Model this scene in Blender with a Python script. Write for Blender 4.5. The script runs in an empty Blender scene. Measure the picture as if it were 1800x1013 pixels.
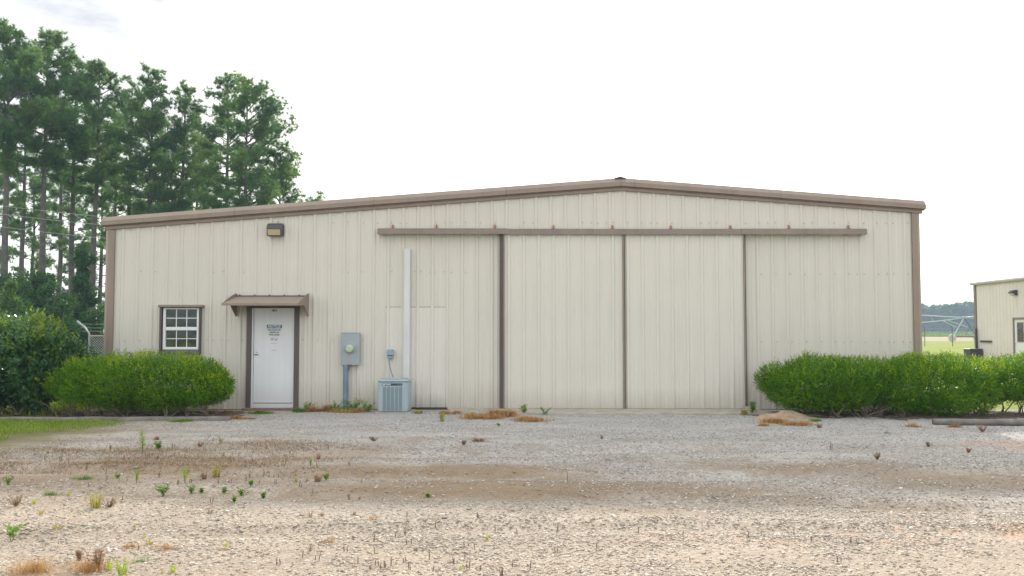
import bpy, math, random
import numpy as np
from mathutils import Vector, Matrix

random.seed(7)
RNG = np.random.default_rng(11)
S = bpy.context.scene
C = S.collection
R = math.radians

# ------------------------------------------------------------------ camera model
F = 1550.0                     # focal length in pixels of the 1800 px wide photograph
D, CH = 18.17, 1.585           # distance to the front wall (y = 0), eye height
P = math.atan((583.0 - 506.5) / F)
CP, SP = math.cos(P), math.sin(P)


def ray(px, py):
    dx, dv = (px - 900.0) / F, (506.5 - py) / F
    return Vector((dx, CP - dv * SP, SP + dv * CP))


def onY(px, py, y=0.0):
    d = ray(px, py)
    t = (y + D) / d.y
    return Vector((d.x * t, y, CH + d.z * t))


def onZ(px, py, z=0.0):
    d = ray(px, py)
    t = (z - CH) / d.z
    return Vector((d.x * t, -D + d.y * t, z))


cam_d = bpy.data.cameras.new('camera')
cam = bpy.data.objects.new('camera', cam_d)
C.objects.link(cam)
cam.location = (0, -D, CH)
cam.rotation_euler = (R(90) + P, 0, 0)
cam_d.sensor_width = 36
cam_d.lens = F / 1800 * 36
cam_d.clip_start = 0.1
cam_d.clip_end = 6000
S.camera = cam

# ------------------------------------------------------------------ materials
MATS = {}


def nmat(name):
    m = bpy.data.materials.new(name)
    m.use_nodes = True
    n = m.node_tree
    n.nodes.clear()
    return m, n, n.nodes.new, n.links.new


def ramp(n, stops, interp='LINEAR'):
    r = n.nodes.new('ShaderNodeValToRGB')
    r.color_ramp.interpolation = interp
    e = r.color_ramp.elements
    while len(e) < len(stops):
        e.new(0.5)
    for k, (p, c) in enumerate(stops):
        e[k].position = p
        e[k].color = (c[0], c[1], c[2], 1) if isinstance(c, (tuple, list)) else (c, c, c, 1)
    return r


def mixrgb(n, blend, fac, a, b):
    x = n.nodes.new('ShaderNodeMix')
    x.data_type = 'RGBA'
    x.blend_type = blend
    for i, v in ((0, fac), (6, a), (7, b)):
        sock = x.inputs[i]
        if hasattr(v, 'links'):
            n.links.new(v, sock)
        elif isinstance(v, (int, float)):
            sock.default_value = v if i == 0 else (v, v, v, 1)
        else:
            sock.default_value = (*v, 1)
    return x.outputs[2]


def mth(n, op, a, b=None, clamp=False):
    x = n.nodes.new('ShaderNodeMath')
    x.operation = op
    x.use_clamp = clamp
    for s, v in ((x.inputs[0], a), (x.inputs[1], b)):
        if v is None:
            continue
        if hasattr(v, 'links'):
            n.links.new(v, s)
        else:
            s.default_value = v
    return x.outputs[0]


def noise(n, vec, scale, detail=4, rough=0.55, stretch=None):
    t = n.nodes.new('ShaderNodeTexNoise')
    t.inputs['Scale'].default_value = scale
    t.inputs['Detail'].default_value = detail
    t.inputs['Roughness'].default_value = rough
    if stretch:
        mp = n.nodes.new('ShaderNodeMapping')
        mp.inputs['Scale'].default_value = stretch
        n.links.new(vec, mp.inputs['Vector'])
        vec = mp.outputs[0]
    n.links.new(vec, t.inputs['Vector'])
    return t.outputs['Fac']


def position(n):
    return n.nodes.new('ShaderNodeNewGeometry').outputs['Position']


def painted(name, col, rough=0.5, var=0.10, streak=0.0, metal=0.0, scale=2.0, bump=0.0, spec=0.5, dirt=None, wave=0.0):
    """painted metal / plastic / wood: base colour, blotches, vertical streaks, grime near the ground"""
    m, n, N, L = nmat(name)
    o, b = N('ShaderNodeOutputMaterial'), N('ShaderNodeBsdfPrincipled')
    L(b.outputs[0], o.inputs[0])
    pos = position(n)
    f = noise(n, pos, scale, 5, 0.6)
    r = ramp(n, [(0.3, [c * (1 - var) for c in col]), (0.7, [min(1, c * (1 + var)) for c in col])])
    L(f, r.inputs[0])
    c = r.outputs[0]
    if streak:
        s = noise(n, pos, 1.0, 4, 0.65, (9, 9, 0.35))
        sr = ramp(n, [(0.35, 1 - streak), (0.62, 1.0)])
        L(s, sr.inputs[0])
        c = mixrgb(n, 'MULTIPLY', 1.0, c, sr.outputs[0])
    if dirt:
        z = N('ShaderNodeSeparateXYZ')
        L(pos, z.inputs[0])
        nz = noise(n, pos, 3.0, 5, 0.7, (2, 2, 0.5))
        hh = mth(n, 'SUBTRACT', z.outputs[2], mth(n, 'MULTIPLY', nz, dirt[1]))
        k = ramp(n, [(0.0, 1.0), (dirt[1], 0.0)])
        L(mth(n, 'ADD', hh, dirt[1] * 0.45), k.inputs[0])
        c = mixrgb(n, 'MIX', mth(n, 'MULTIPLY', k.outputs[0], dirt[2]), c, dirt[0])
    L(c, b.inputs['Base Color'])
    rr = noise(n, pos, 6.0, 3)
    L(mth(n, 'ADD', mth(n, 'MULTIPLY', rr, 0.2), rough - 0.1), b.inputs['Roughness'])
    b.inputs['Metallic'].default_value = metal
    b.inputs['Specular IOR Level'].default_value = spec
    if wave:                                    # oil-canning of thin sheet
        bp = N('ShaderNodeBump')
        bp.inputs['Strength'].default_value = wave
        bp.inputs['Distance'].default_value = 0.02
        L(noise(n, pos, 1.0, 2, 0.5, (3.2, 3.2, 0.9)), bp.inputs['Height'])
        L(bp.outputs[0], b.inputs['Normal'])
    if bump:
        bp = N('ShaderNodeBump')
        bp.inputs['Strength'].default_value = bump
        bp.inputs['Distance'].default_value = 0.02
        L(noise(n, pos, 40, 4), bp.inputs['Height'])
        L(bp.outputs[0], b.inputs['Normal'])
    return m


def foliage(name, stops, trans=0.35, rough=0.5, tcol=None, spec=0.18, big=0.35):
    """leaves: colour differs from leaf to leaf, light comes through"""
    m, n, N, L = nmat(name)
    o = N('ShaderNodeOutputMaterial')
    g = N('ShaderNodeNewGeometry')
    r = ramp(n, stops)
    f = noise(n, g.outputs['Position'], big, 3)
    mixf = mth(n, 'ADD', mth(n, 'MULTIPLY', g.outputs['Random Per Island'], 0.6),
               mth(n, 'MULTIPLY', mth(n, 'SUBTRACT', f, 0.3), 1.0))
    L(mth(n, 'MULTIPLY', mixf, 1.0, True), r.inputs[0])
    b = N('ShaderNodeBsdfPrincipled')
    b.inputs['Roughness'].default_value = rough
    b.inputs['Specular IOR Level'].default_value = spec
    L(r.outputs[0], b.inputs['Base Color'])
    t = N('ShaderNodeBsdfTranslucent')
    L(mixrgb(n, 'MULTIPLY', 1.0, r.outputs[0], tcol or (1.6, 1.5, 0.7)), t.inputs[0])
    mx = N('ShaderNodeMixShader')
    mx.inputs[0].default_value = trans
    L(b.outputs[0], mx.inputs[1])
    L(t.outputs[0], mx.inputs[2])
    L(mx.outputs[0], o.inputs[0])
    return m


M = MATS
M['siding'] = painted('ivory_siding', (0.622, 0.590, 0.518), 0.42, 0.03, 0.04, scale=0.7, wave=.5, dirt=((0.36, 0.31, 0.235), 0.55, 0.45))
M['door_siding'] = painted('ivory_door_siding', (0.635, 0.604, 0.533), 0.42, 0.025, 0.035, scale=0.8, wave=.5, dirt=((0.30, 0.26, 0.20), 0.4, 0.4))
M['patch'] = painted('ivory_patch_siding', (0.65, 0.622, 0.555), 0.42, 0.025, 0.035, scale=0.8, wave=.5, dirt=((0.22, 0.19, 0.15), 0.30, 0.55))
M['brown'] = painted('brown_trim_paint', (0.268, 0.206, 0.165), 0.45, 0.08, 0.10, scale=1.5)
M['track'] = painted('track_brown_paint', (0.246, 0.196, 0.163), 0.5, 0.08, 0.12, scale=2.0)
M['dark'] = painted('dark_brown_paint', (0.105, 0.082, 0.074), 0.5, 0.12, 0.10, scale=3)
M['white'] = painted('white_door_paint', (0.74, 0.75, 0.76), 0.4, 0.03, 0.06, scale=1.6, dirt=((0.42, 0.40, 0.36), 0.5, 0.35))
M['vinyl'] = painted('white_vinyl', (0.76, 0.77, 0.79), 0.35, 0.02)
M['seam'] = painted('dark_seam', (0.05, 0.042, 0.038), 0.8, 0.2)
M['screw'] = painted('weathered_screw', (0.30, 0.27, 0.24), 0.5, 0.3, metal=0.3, scale=30)
M['rust'] = painted('rusty_bracket', (0.50, 0.26, 0.14), 0.7, 0.5, scale=40)
M['duct'] = painted('white_cover', (0.62, 0.625, 0.615), 0.4, 0.03, 0.08)
M['steel'] = painted('grey_box_paint', (0.33, 0.37, 0.385), 0.45, 0.05, 0.05)
M['acblue'] = painted('blue_grey_cabinet', (0.33, 0.41, 0.435), 0.42, 0.05, 0.05, dirt=((0.33, 0.29, 0.24), 0.16, 0.5))
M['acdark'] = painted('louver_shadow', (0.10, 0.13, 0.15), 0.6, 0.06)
M['louvre'] = painted('louvre_slat', (0.235, 0.30, 0.325), 0.5, 0.05)
M['conduit'] = painted('blue_grey_conduit', (0.17, 0.235, 0.31), 0.45, 0.14, 0.10, scale=5)
M['bronze'] = painted('bronze_fixture', (0.045, 0.048, 0.052), 0.35, 0.15)
M['roof'] = painted('roof_sheet', (0.42, 0.40, 0.37), 0.4, 0.08, metal=0.3)
M['sill'] = painted('weathered_sill', (0.11, 0.09, 0.105), 0.8, 0.45, scale=14, bump=0.4)
M['brick'] = painted('red_brown_step', (0.20, 0.115, 0.10), 0.85, 0.25, scale=8, bump=0.5)
M['concrete'] = painted('old_concrete', (0.36, 0.325, 0.27), 0.9, 0.22, scale=3.5, bump=0.6)
M['timber'] = painted('weathered_timber', (0.175, 0.158, 0.138), 0.85, 0.35, scale=5, bump=0.8)
M['galv'] = painted('galvanised_steel', (0.55, 0.57, 0.58), 0.4, 0.1, metal=0.5)
M['rubber'] = painted('pale_tyre', (0.50, 0.42, 0.37), 0.8, 0.2)
M['black'] = painted('black_print', (0.02, 0.02, 0.022), 0.6, 0.1)
M['signblue'] = painted('sign_blue', (0.02, 0.11, 0.24), 0.5, 0.05)
M['signwhite'] = painted('sign_white', (0.70, 0.71, 0.70), 0.5, 0.02)
M['scuff'] = painted('door_scuff', (0.42, 0.37, 0.33), 0.7, 0.1)
M['chrome'] = painted('worn_chrome', (0.60, 0.60, 0.60), 0.25, 0.1, metal=0.9)
M['bark'] = painted('pine_bark', (0.105, 0.098, 0.094), 0.9, 0.35, scale=4, bump=0.8)
M['twig'] = painted('dry_twig', (0.20, 0.155, 0.115), 0.9, 0.3, scale=20)
M['stalk'] = painted('dead_stalk', (0.20, 0.135, 0.09), 0.9, 0.35, scale=12)
M['lilac'] = painted('pale_roof_edge', (0.56, 0.50, 0.59), 0.45, 0.06)
M['farsiding'] = painted('cream_far_siding', (0.70, 0.64, 0.61), 0.5, 0.04, 0.06, scale=1.0)
M['fartrim'] = painted('mauve_brown_trim', (0.20, 0.155, 0.16), 0.5, 0.1)
M['charcoal'] = painted('charcoal_box', (0.045, 0.045, 0.05), 0.6, 0.2)
M['greenpost'] = painted('green_post', (0.09, 0.16, 0.12), 0.6, 0.1)
M['wire'] = painted('bare_wire', (0.55, 0.55, 0.55), 0.4, 0.05)


def glass_dark():
    m, n, N, L = nmat('window_glass')
    o, b = N('ShaderNodeOutputMaterial'), N('ShaderNodeBsdfPrincipled')
    L(b.outputs[0], o.inputs[0])
    pos = position(n)
    r = ramp(n, [(0.35, (0.022, 0.03, 0.024)), (0.65, (0.07, 0.075, 0.04))])  # green-brown mottle painted into the pane in place of reflected surroundings
    L(noise(n, pos, 3.0, 3, 0.5, (1, 1, 2.2)), r.inputs[0])
    L(r.outputs[0], b.inputs['Base Color'])
    b.inputs['Roughness'].default_value = 0.04
    b.inputs['Specular IOR Level'].default_value = 0.6
    bp = N('ShaderNodeBump')
    bp.inputs['Strength'].default_value = 0.12
    bp.inputs['Distance'].default_value = 0.05
    L(noise(n, pos, 2.2, 1), bp.inputs['Height'])
    L(bp.outputs[0], b.inputs['Normal'])
    return m


def amber_lens():
    m, n, N, L = nmat('amber_lens')
    o, b = N('ShaderNodeOutputMaterial'), N('ShaderNodeBsdfPrincipled')
    L(b.outputs[0], o.inputs[0])
    w = N('ShaderNodeTexWave')
    w.inputs['Scale'].default_value = 40
    L(position(n), w.inputs[0])
    r = ramp(n, [(0, (0.42, 0.35, 0.19)), (1, (0.58, 0.50, 0.30))])
    L(w.outputs['Fac'], r.inputs[0])
    L(r.outputs[0], b.inputs['Base Color'])
    b.inputs['Roughness'].default_value = 0.15
    return m


M['glass'] = glass_dark()
M['lens'] = amber_lens()
M['pine'] = foliage('pine_needles', [(0.0, (0.048, 0.125, 0.080)), (0.5, (0.088, 0.188, 0.094)), (1.0, (0.20, 0.275, 0.08))], 0.5)
M['broad'] = foliage('understory_leaves', [(0.0, (0.030, 0.088, 0.042)), (0.5, (0.052, 0.13, 0.054)), (1.0, (0.10, 0.185, 0.05))], 0.42)
M['box'] = foliage('boxwood_leaves', [(0.0, (0.038, 0.118, 0.009)), (0.5, (0.090, 0.220, 0.011)), (1.0, (0.21, 0.35, 0.013))], 0.26, 0.45, big=2.0)
M['boxnew_sunlit'] = foliage('boxwood_sunlit_shoots', [(0.0, (0.17, 0.29, 0.012)), (1.0, (0.36, 0.46, 0.016))], 0.35, 0.45, big=2.0)  # yellow-green new growth, its colour also painting sunlit tips
M['bushleaf'] = foliage('glossy_bush_leaves', [(0.0, (0.036, 0.108, 0.050)), (0.5, (0.064, 0.162, 0.064)), (1.0, (0.12, 0.22, 0.05))], 0.26, 0.28, spec=0.6, big=1.5)
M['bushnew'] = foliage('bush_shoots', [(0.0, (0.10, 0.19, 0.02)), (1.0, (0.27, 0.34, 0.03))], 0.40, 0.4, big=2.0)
M['grass'] = foliage('lawn_blades', [(0.0, (0.11, 0.21, 0.025)), (0.6, (0.20, 0.30, 0.04)), (1.0, (0.42, 0.40, 0.14))], 0.35, 0.6, big=1.0)
M['thatch'] = foliage('dead_grass', [(0.0, (0.15, 0.10, 0.065)), (0.5, (0.29, 0.205, 0.125)), (1.0, (0.42, 0.33, 0.20))], 0.2, 0.8, (1.2, 1.1, 0.9), big=1.0)
M['orange'] = foliage('orange_dry_grass', [(0.0, (0.33, 0.185, 0.075)), (0.6, (0.50, 0.31, 0.135)), (1.0, (0.62, 0.46, 0.25))], 0.25, 0.8, (1.2, 1.1, 0.9), big=2.0)
M['brownweed'] = foliage('brown_dry_weed', [(0.0, (0.20, 0.12, 0.08)), (1.0, (0.42, 0.27, 0.16))], 0.2, 0.8, (1.2, 1.1, 0.9), big=3.0)
M['weed'] = foliage('weed_leaves', [(0.0, (0.09, 0.19, 0.04)), (1.0, (0.22, 0.35, 0.08))], 0.35, 0.5, big=3.0)
M['lime'] = foliage('lime_grass', [(0.0, (0.18, 0.30, 0.02)), (1.0, (0.36, 0.46, 0.03))], 0.4, 0.5, big=3.0)
M['straw'] = foliage('yellow_straw', [(0.0, (0.24, 0.24, 0.05)), (1.0, (0.46, 0.40, 0.12))], 0.3, 0.7, big=3.0)
M['fartree'] = foliage('far_wood_leaves', [(0.0, (0.035, 0.095, 0.05)), (0.5, (0.065, 0.15, 0.06)), (1.0, (0.15, 0.23, 0.07))], 0.42, big=0.05)
M['crop'] = foliage('crop_leaves', [(0.0, (0.09, 0.17, 0.03)), (1.0, (0.20, 0.30, 0.06))], 0.3, big=0.1)

# patches of bare brown dirt on the yard: centre px, centre py, half width, half height (photo pixels), strength
PATCH_PX = [(760, 828, 230, 11, 1.0), (900, 856, 330, 17, 1.0), (1420, 822, 170, 9, 0.9), (1690, 842, 190, 15, 0.8),
            (1230, 862, 190, 14, 0.8), (600, 868, 120, 13, 0.7), (1280, 808, 80, 5, 0.5), (1560, 888, 150, 9, 0.6),
            (330, 820, 200, 14, 0.6), (60, 845, 170, 14, 0.6), (560, 800, 90, 7, 0.5), (1180, 905, 90, 8, 0.5)]
RED_PX = [(1770, 930, 80, 8, 0.8), (1540, 935, 40, 9, 0.5), (1600, 945, 50, 6, 0.4), (1780, 780, 60, 7, 0.6), (1150, 945, 60, 8, 0.3), (1310, 945, 60, 10, 0.3)]


def patch_world(p):
    c = onZ(p[0], p[1])
    rx = onZ(p[0] + p[2], p[1]).x - c.x
    y0, y1 = onZ(p[0], p[1] + p[3]).y, onZ(p[0], p[1] - p[3]).y
    return (c.x, (y0 + y1) / 2, rx, (y1 - y0) / 2, p[4])


PATCH = [patch_world(p) for p in PATCH_PX]
REDS = [patch_world(p) for p in RED_PX]


def yard_material():
    m, n, N, L = nmat('gravel_yard_ground')
    o, b = N('ShaderNodeOutputMaterial'), N('ShaderNodeBsdfPrincipled')
    L(b.outputs[0], o.inputs[0])
    pos = position(n)
    warp = N('ShaderNodeTexNoise')
    warp.inputs['Scale'].default_value = 0.9
    warp.inputs['Detail'].default_value = 6
    warp.inputs['Roughness'].default_value = 0.65
    L(pos, warp.inputs['Vector'])
    v1 = N('ShaderNodeVectorMath')
    v1.operation = 'MULTIPLY_ADD'
    L(warp.outputs['Color'], v1.inputs[0])
    v1.inputs[1].default_value = (2.6, 1.3, 0)
    L(pos, v1.inputs[2])
    v2 = N('ShaderNodeVectorMath')
    v2.operation = 'SUBTRACT'
    L(v1.outputs[0], v2.inputs[0])
    v2.inputs[1].default_value = (1.3, 0.65, 0)
    wp = v2.outputs[0]

    def ell(plist):
        acc = None
        for cx, cy, rx, ry, k in plist:
            s = N('ShaderNodeVectorMath')
            s.operation = 'SUBTRACT'
            L(wp, s.inputs[0])
            s.inputs[1].default_value = (cx, cy, 0)
            q = N('ShaderNodeVectorMath')
            q.operation = 'MULTIPLY'
            L(s.outputs[0], q.inputs[0])
            q.inputs[1].default_value = (1 / rx, 1 / ry, 0)
            ln = N('ShaderNodeVectorMath')
            ln.operation = 'LENGTH'
            L(q.outputs[0], ln.inputs[0])
            r = ramp(n, [(0.45, k), (0.95, 0.0)])
            L(mth(n, 'MULTIPLY', ln.outputs['Value'], 0.62), r.inputs[0])
            acc = r.outputs[0] if acc is None else mth(n, 'MAXIMUM', acc, r.outputs[0])
        return acc

    dirt = ell(PATCH)
    red = ell(REDS)
    # pebbles
    vo = N('ShaderNodeTexVoronoi')
    vo.inputs['Scale'].default_value = 42
    L(pos, vo.inputs['Vector'])
    vs = N('ShaderNodeTexVoronoi')
    vs.inputs['Scale'].default_value = 110
    L(pos, vs.inputs['Vector'])
    sx = N('ShaderNodeSeparateColor')
    L(vo.outputs['Color'], sx.inputs[0])
    sx2 = N('ShaderNodeSeparateColor')
    L(vs.outputs['Color'], sx2.inputs[0])
    xyz = N('ShaderNodeSeparateXYZ')
    L(wp, xyz.inputs[0])
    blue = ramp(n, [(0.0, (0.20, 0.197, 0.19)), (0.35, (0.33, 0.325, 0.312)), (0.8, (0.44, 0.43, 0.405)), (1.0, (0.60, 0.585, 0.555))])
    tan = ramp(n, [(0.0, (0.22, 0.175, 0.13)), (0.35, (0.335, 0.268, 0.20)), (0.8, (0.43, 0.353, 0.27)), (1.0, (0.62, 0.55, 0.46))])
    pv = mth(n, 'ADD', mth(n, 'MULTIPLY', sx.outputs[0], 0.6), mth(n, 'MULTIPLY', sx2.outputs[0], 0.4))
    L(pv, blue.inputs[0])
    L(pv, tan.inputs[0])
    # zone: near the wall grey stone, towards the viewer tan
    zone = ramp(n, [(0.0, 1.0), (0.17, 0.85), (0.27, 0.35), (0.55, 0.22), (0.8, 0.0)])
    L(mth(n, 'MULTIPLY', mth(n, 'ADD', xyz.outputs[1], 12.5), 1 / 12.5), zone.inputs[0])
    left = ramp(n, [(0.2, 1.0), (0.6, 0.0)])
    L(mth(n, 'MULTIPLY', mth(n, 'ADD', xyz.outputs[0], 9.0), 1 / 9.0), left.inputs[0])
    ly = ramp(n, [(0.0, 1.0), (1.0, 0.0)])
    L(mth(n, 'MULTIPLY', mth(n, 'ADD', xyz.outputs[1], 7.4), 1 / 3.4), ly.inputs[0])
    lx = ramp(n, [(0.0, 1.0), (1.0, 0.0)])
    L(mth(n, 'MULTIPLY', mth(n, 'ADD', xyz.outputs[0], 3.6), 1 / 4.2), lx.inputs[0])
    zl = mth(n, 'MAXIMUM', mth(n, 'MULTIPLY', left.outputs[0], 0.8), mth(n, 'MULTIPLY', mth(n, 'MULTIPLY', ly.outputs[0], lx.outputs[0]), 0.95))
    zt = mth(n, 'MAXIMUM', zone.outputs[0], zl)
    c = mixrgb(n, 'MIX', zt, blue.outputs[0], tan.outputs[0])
    dn = ramp(n, [(0.0, (0.15, 0.105, 0.06)), (1.0, (0.285, 0.21, 0.13))])
    L(noise(n, pos, 5, 6, 0.7), dn.inputs[0])
    dthr = mth(n, 'MULTIPLY', dirt, mth(n, 'ADD', 0.42, mth(n, 'MULTIPLY', noise(n, pos, 4, 6, 0.75), 1.05)), True)
    c = mixrgb(n, 'MIX', dthr, c, dn.outputs[0])
    c = mixrgb(n, 'MIX', mth(n, 'MULTIPLY', red, 0.7), c, (0.50, 0.29, 0.19))
    wl = ramp(n, [(0.47, 0.0), (0.62, 0.75)])
    L(noise(n, pos, 1.3, 7, 0.72, (0.7, 1.3, 1)), wl.inputs[0])
    wy = ramp(n, [(0.0, 0.0), (0.35, 1.0), (0.7, 1.0), (1.0, 0.25)])
    L(mth(n, 'MULTIPLY', mth(n, 'ADD', xyz.outputs[1], 12.0), 1 / 10.0), wy.inputs[0])
    wear = mth(n, 'MULTIPLY', wl.outputs[0], wy.outputs[0])
    wx_ = ramp(n, [(0.0, 1.0), (0.55, 0.8), (1.0, 0.25)])
    L(mth(n, 'MULTIPLY', mth(n, 'ADD', xyz.outputs[0], 8.0), 1 / 14.0), wx_.inputs[0])
    c = mixrgb(n, 'MIX', mth(n, 'MULTIPLY', wear, wx_.outputs[0]), c, (0.25, 0.18, 0.115))
    # broad wear
    bl = ramp(n, [(0.3, 0.86), (0.7, 1.12)])
    L(noise(n, pos, 0.8, 6, 0.65, (0.6, 1.6, 1)), bl.inputs[0])
    c = mixrgb(n, 'MULTIPLY', 1.0, c, bl.outputs[0])
    # earth under lawn and shrubs
    mx = ramp(n, [(0.0, 0.0), (1.0, 1.0)])
    L(mth(n, 'MULTIPLY', mth(n, 'SUBTRACT', -6.2, xyz.outputs[0]), 0.8), mx.inputs[0])
    my = ramp(n, [(0.0, 0.0), (1.0, 1.0)])
    L(mth(n, 'MULTIPLY', mth(n, 'ADD', xyz.outputs[1], 7.4), 0.6), my.inputs[0])
    c = mixrgb(n, 'MIX', mth(n, 'MULTIPLY', mx.outputs[0], my.outputs[0]), c, (0.15, 0.14, 0.06))
    L(c, b.inputs['Base Color'])
    b.inputs['Roughness'].default_value = 0.9
    b.inputs['Specular IOR Level'].default_value = 0.2
    bp = N('ShaderNodeBump')
    bp.inputs['Strength'].default_value = 0.8
    bp.inputs['Distance'].default_value = 0.012
    hgt = mth(n, 'ADD', mth(n, 'MULTIPLY', vo.outputs['Distance'], -1.0), mth(n, 'MULTIPLY', vs.outputs['Distance'], -0.4))
    hgt = mth(n, 'MULTIPLY', hgt, mth(n, 'SUBTRACT', 1.0, mth(n, 'MULTIPLY', dthr, 0.7)))
    L(hgt, bp.inputs['Height'])
    L(bp.outputs[0], b.inputs['Normal'])
    return m


def field_material():
    m, n, N, L = nmat('field_ground')
    o, b = N('ShaderNodeOutputMaterial'), N('ShaderNodeBsdfPrincipled')
    L(b.outputs[0], o.inputs[0])
    pos = position(n)
    xyz = N('ShaderNodeSeparateXYZ')
    L(pos, xyz.inputs[0])
    g = ramp(n, [(0.3, (0.13, 0.185, 0.02)), (0.5, (0.19, 0.23, 0.025)), (0.7, (0.25, 0.26, 0.05))])
    L(noise(n, pos, 0.12, 6, 0.7, (0.5, 1, 1)), g.inputs[0])
    br = ramp(n, [(0.3, (0.30, 0.22, 0.14)), (0.7, (0.38, 0.30, 0.20))])
    L(noise(n, pos, 0.2, 5, 0.7, (0.2, 1, 1)), br.inputs[0])
    k1 = ramp(n, [(0.0, 0.0), (1.0, 1.0)])
    L(mth(n, 'MULTIPLY', mth(n, 'SUBTRACT', xyz.outputs[1], 130), 0.1), k1.inputs[0])
    c = mixrgb(n, 'MIX', k1.outputs[0], g.outputs[0], br.outputs[0])
    k2 = ramp(n, [(0.0, 0.0), (1.0, 1.0)])
    L(mth(n, 'MULTIPLY', mth(n, 'SUBTRACT', xyz.outputs[1], 255), 0.2), k2.inputs[0])
    c = mixrgb(n, 'MIX', k2.outputs[0], c, (0.14, 0.21, 0.05))
    L(c, b.inputs['Base Color'])
    b.inputs['Roughness'].default_value = 0.95
    b.inputs['Specular IOR Level'].default_value = 0.1
    return m


def stone_material():
    m, n, N, L = nmat('loose_stone')
    o, b = N('ShaderNodeOutputMaterial'), N('ShaderNodeBsdfPrincipled')
    L(b.outputs[0], o.inputs[0])
    g = N('ShaderNodeNewGeometry')
    r = ramp(n, [(0.0, (0.23, 0.215, 0.195)), (0.2, (0.31, 0.272, 0.225)), (0.5, (0.375, 0.315, 0.248)), (0.85, (0.47, 0.405, 0.325)), (1.0, (0.70, 0.65, 0.58))])
    L(g.outputs['Random Per Island'], r.inputs[0])
    xyz = N('ShaderNodeSeparateXYZ')
    L(g.outputs['Position'], xyz.inputs[0])
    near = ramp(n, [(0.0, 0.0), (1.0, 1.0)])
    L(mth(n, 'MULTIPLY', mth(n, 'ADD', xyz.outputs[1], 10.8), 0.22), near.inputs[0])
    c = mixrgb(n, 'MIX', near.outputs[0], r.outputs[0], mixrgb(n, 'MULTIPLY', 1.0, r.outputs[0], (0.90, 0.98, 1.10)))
    L(c, b.inputs['Base Color'])
    b.inputs['Roughness'].default_value = 0.85
    b.inputs['Specular IOR Level'].default_value = 0.25
    return m


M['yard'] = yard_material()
M['field'] = field_material()
M['stone'] = stone_material()
M['sand'] = painted('tan_sand', (0.37, 0.27, 0.175), 0.95, 0.25, scale=9, bump=0.8)
M['mulch'] = painted('dark_mulch', (0.115, 0.085, 0.062), 0.95, 0.4, scale=14, bump=0.8)

# ------------------------------------------------------------------ mesh helpers


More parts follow.
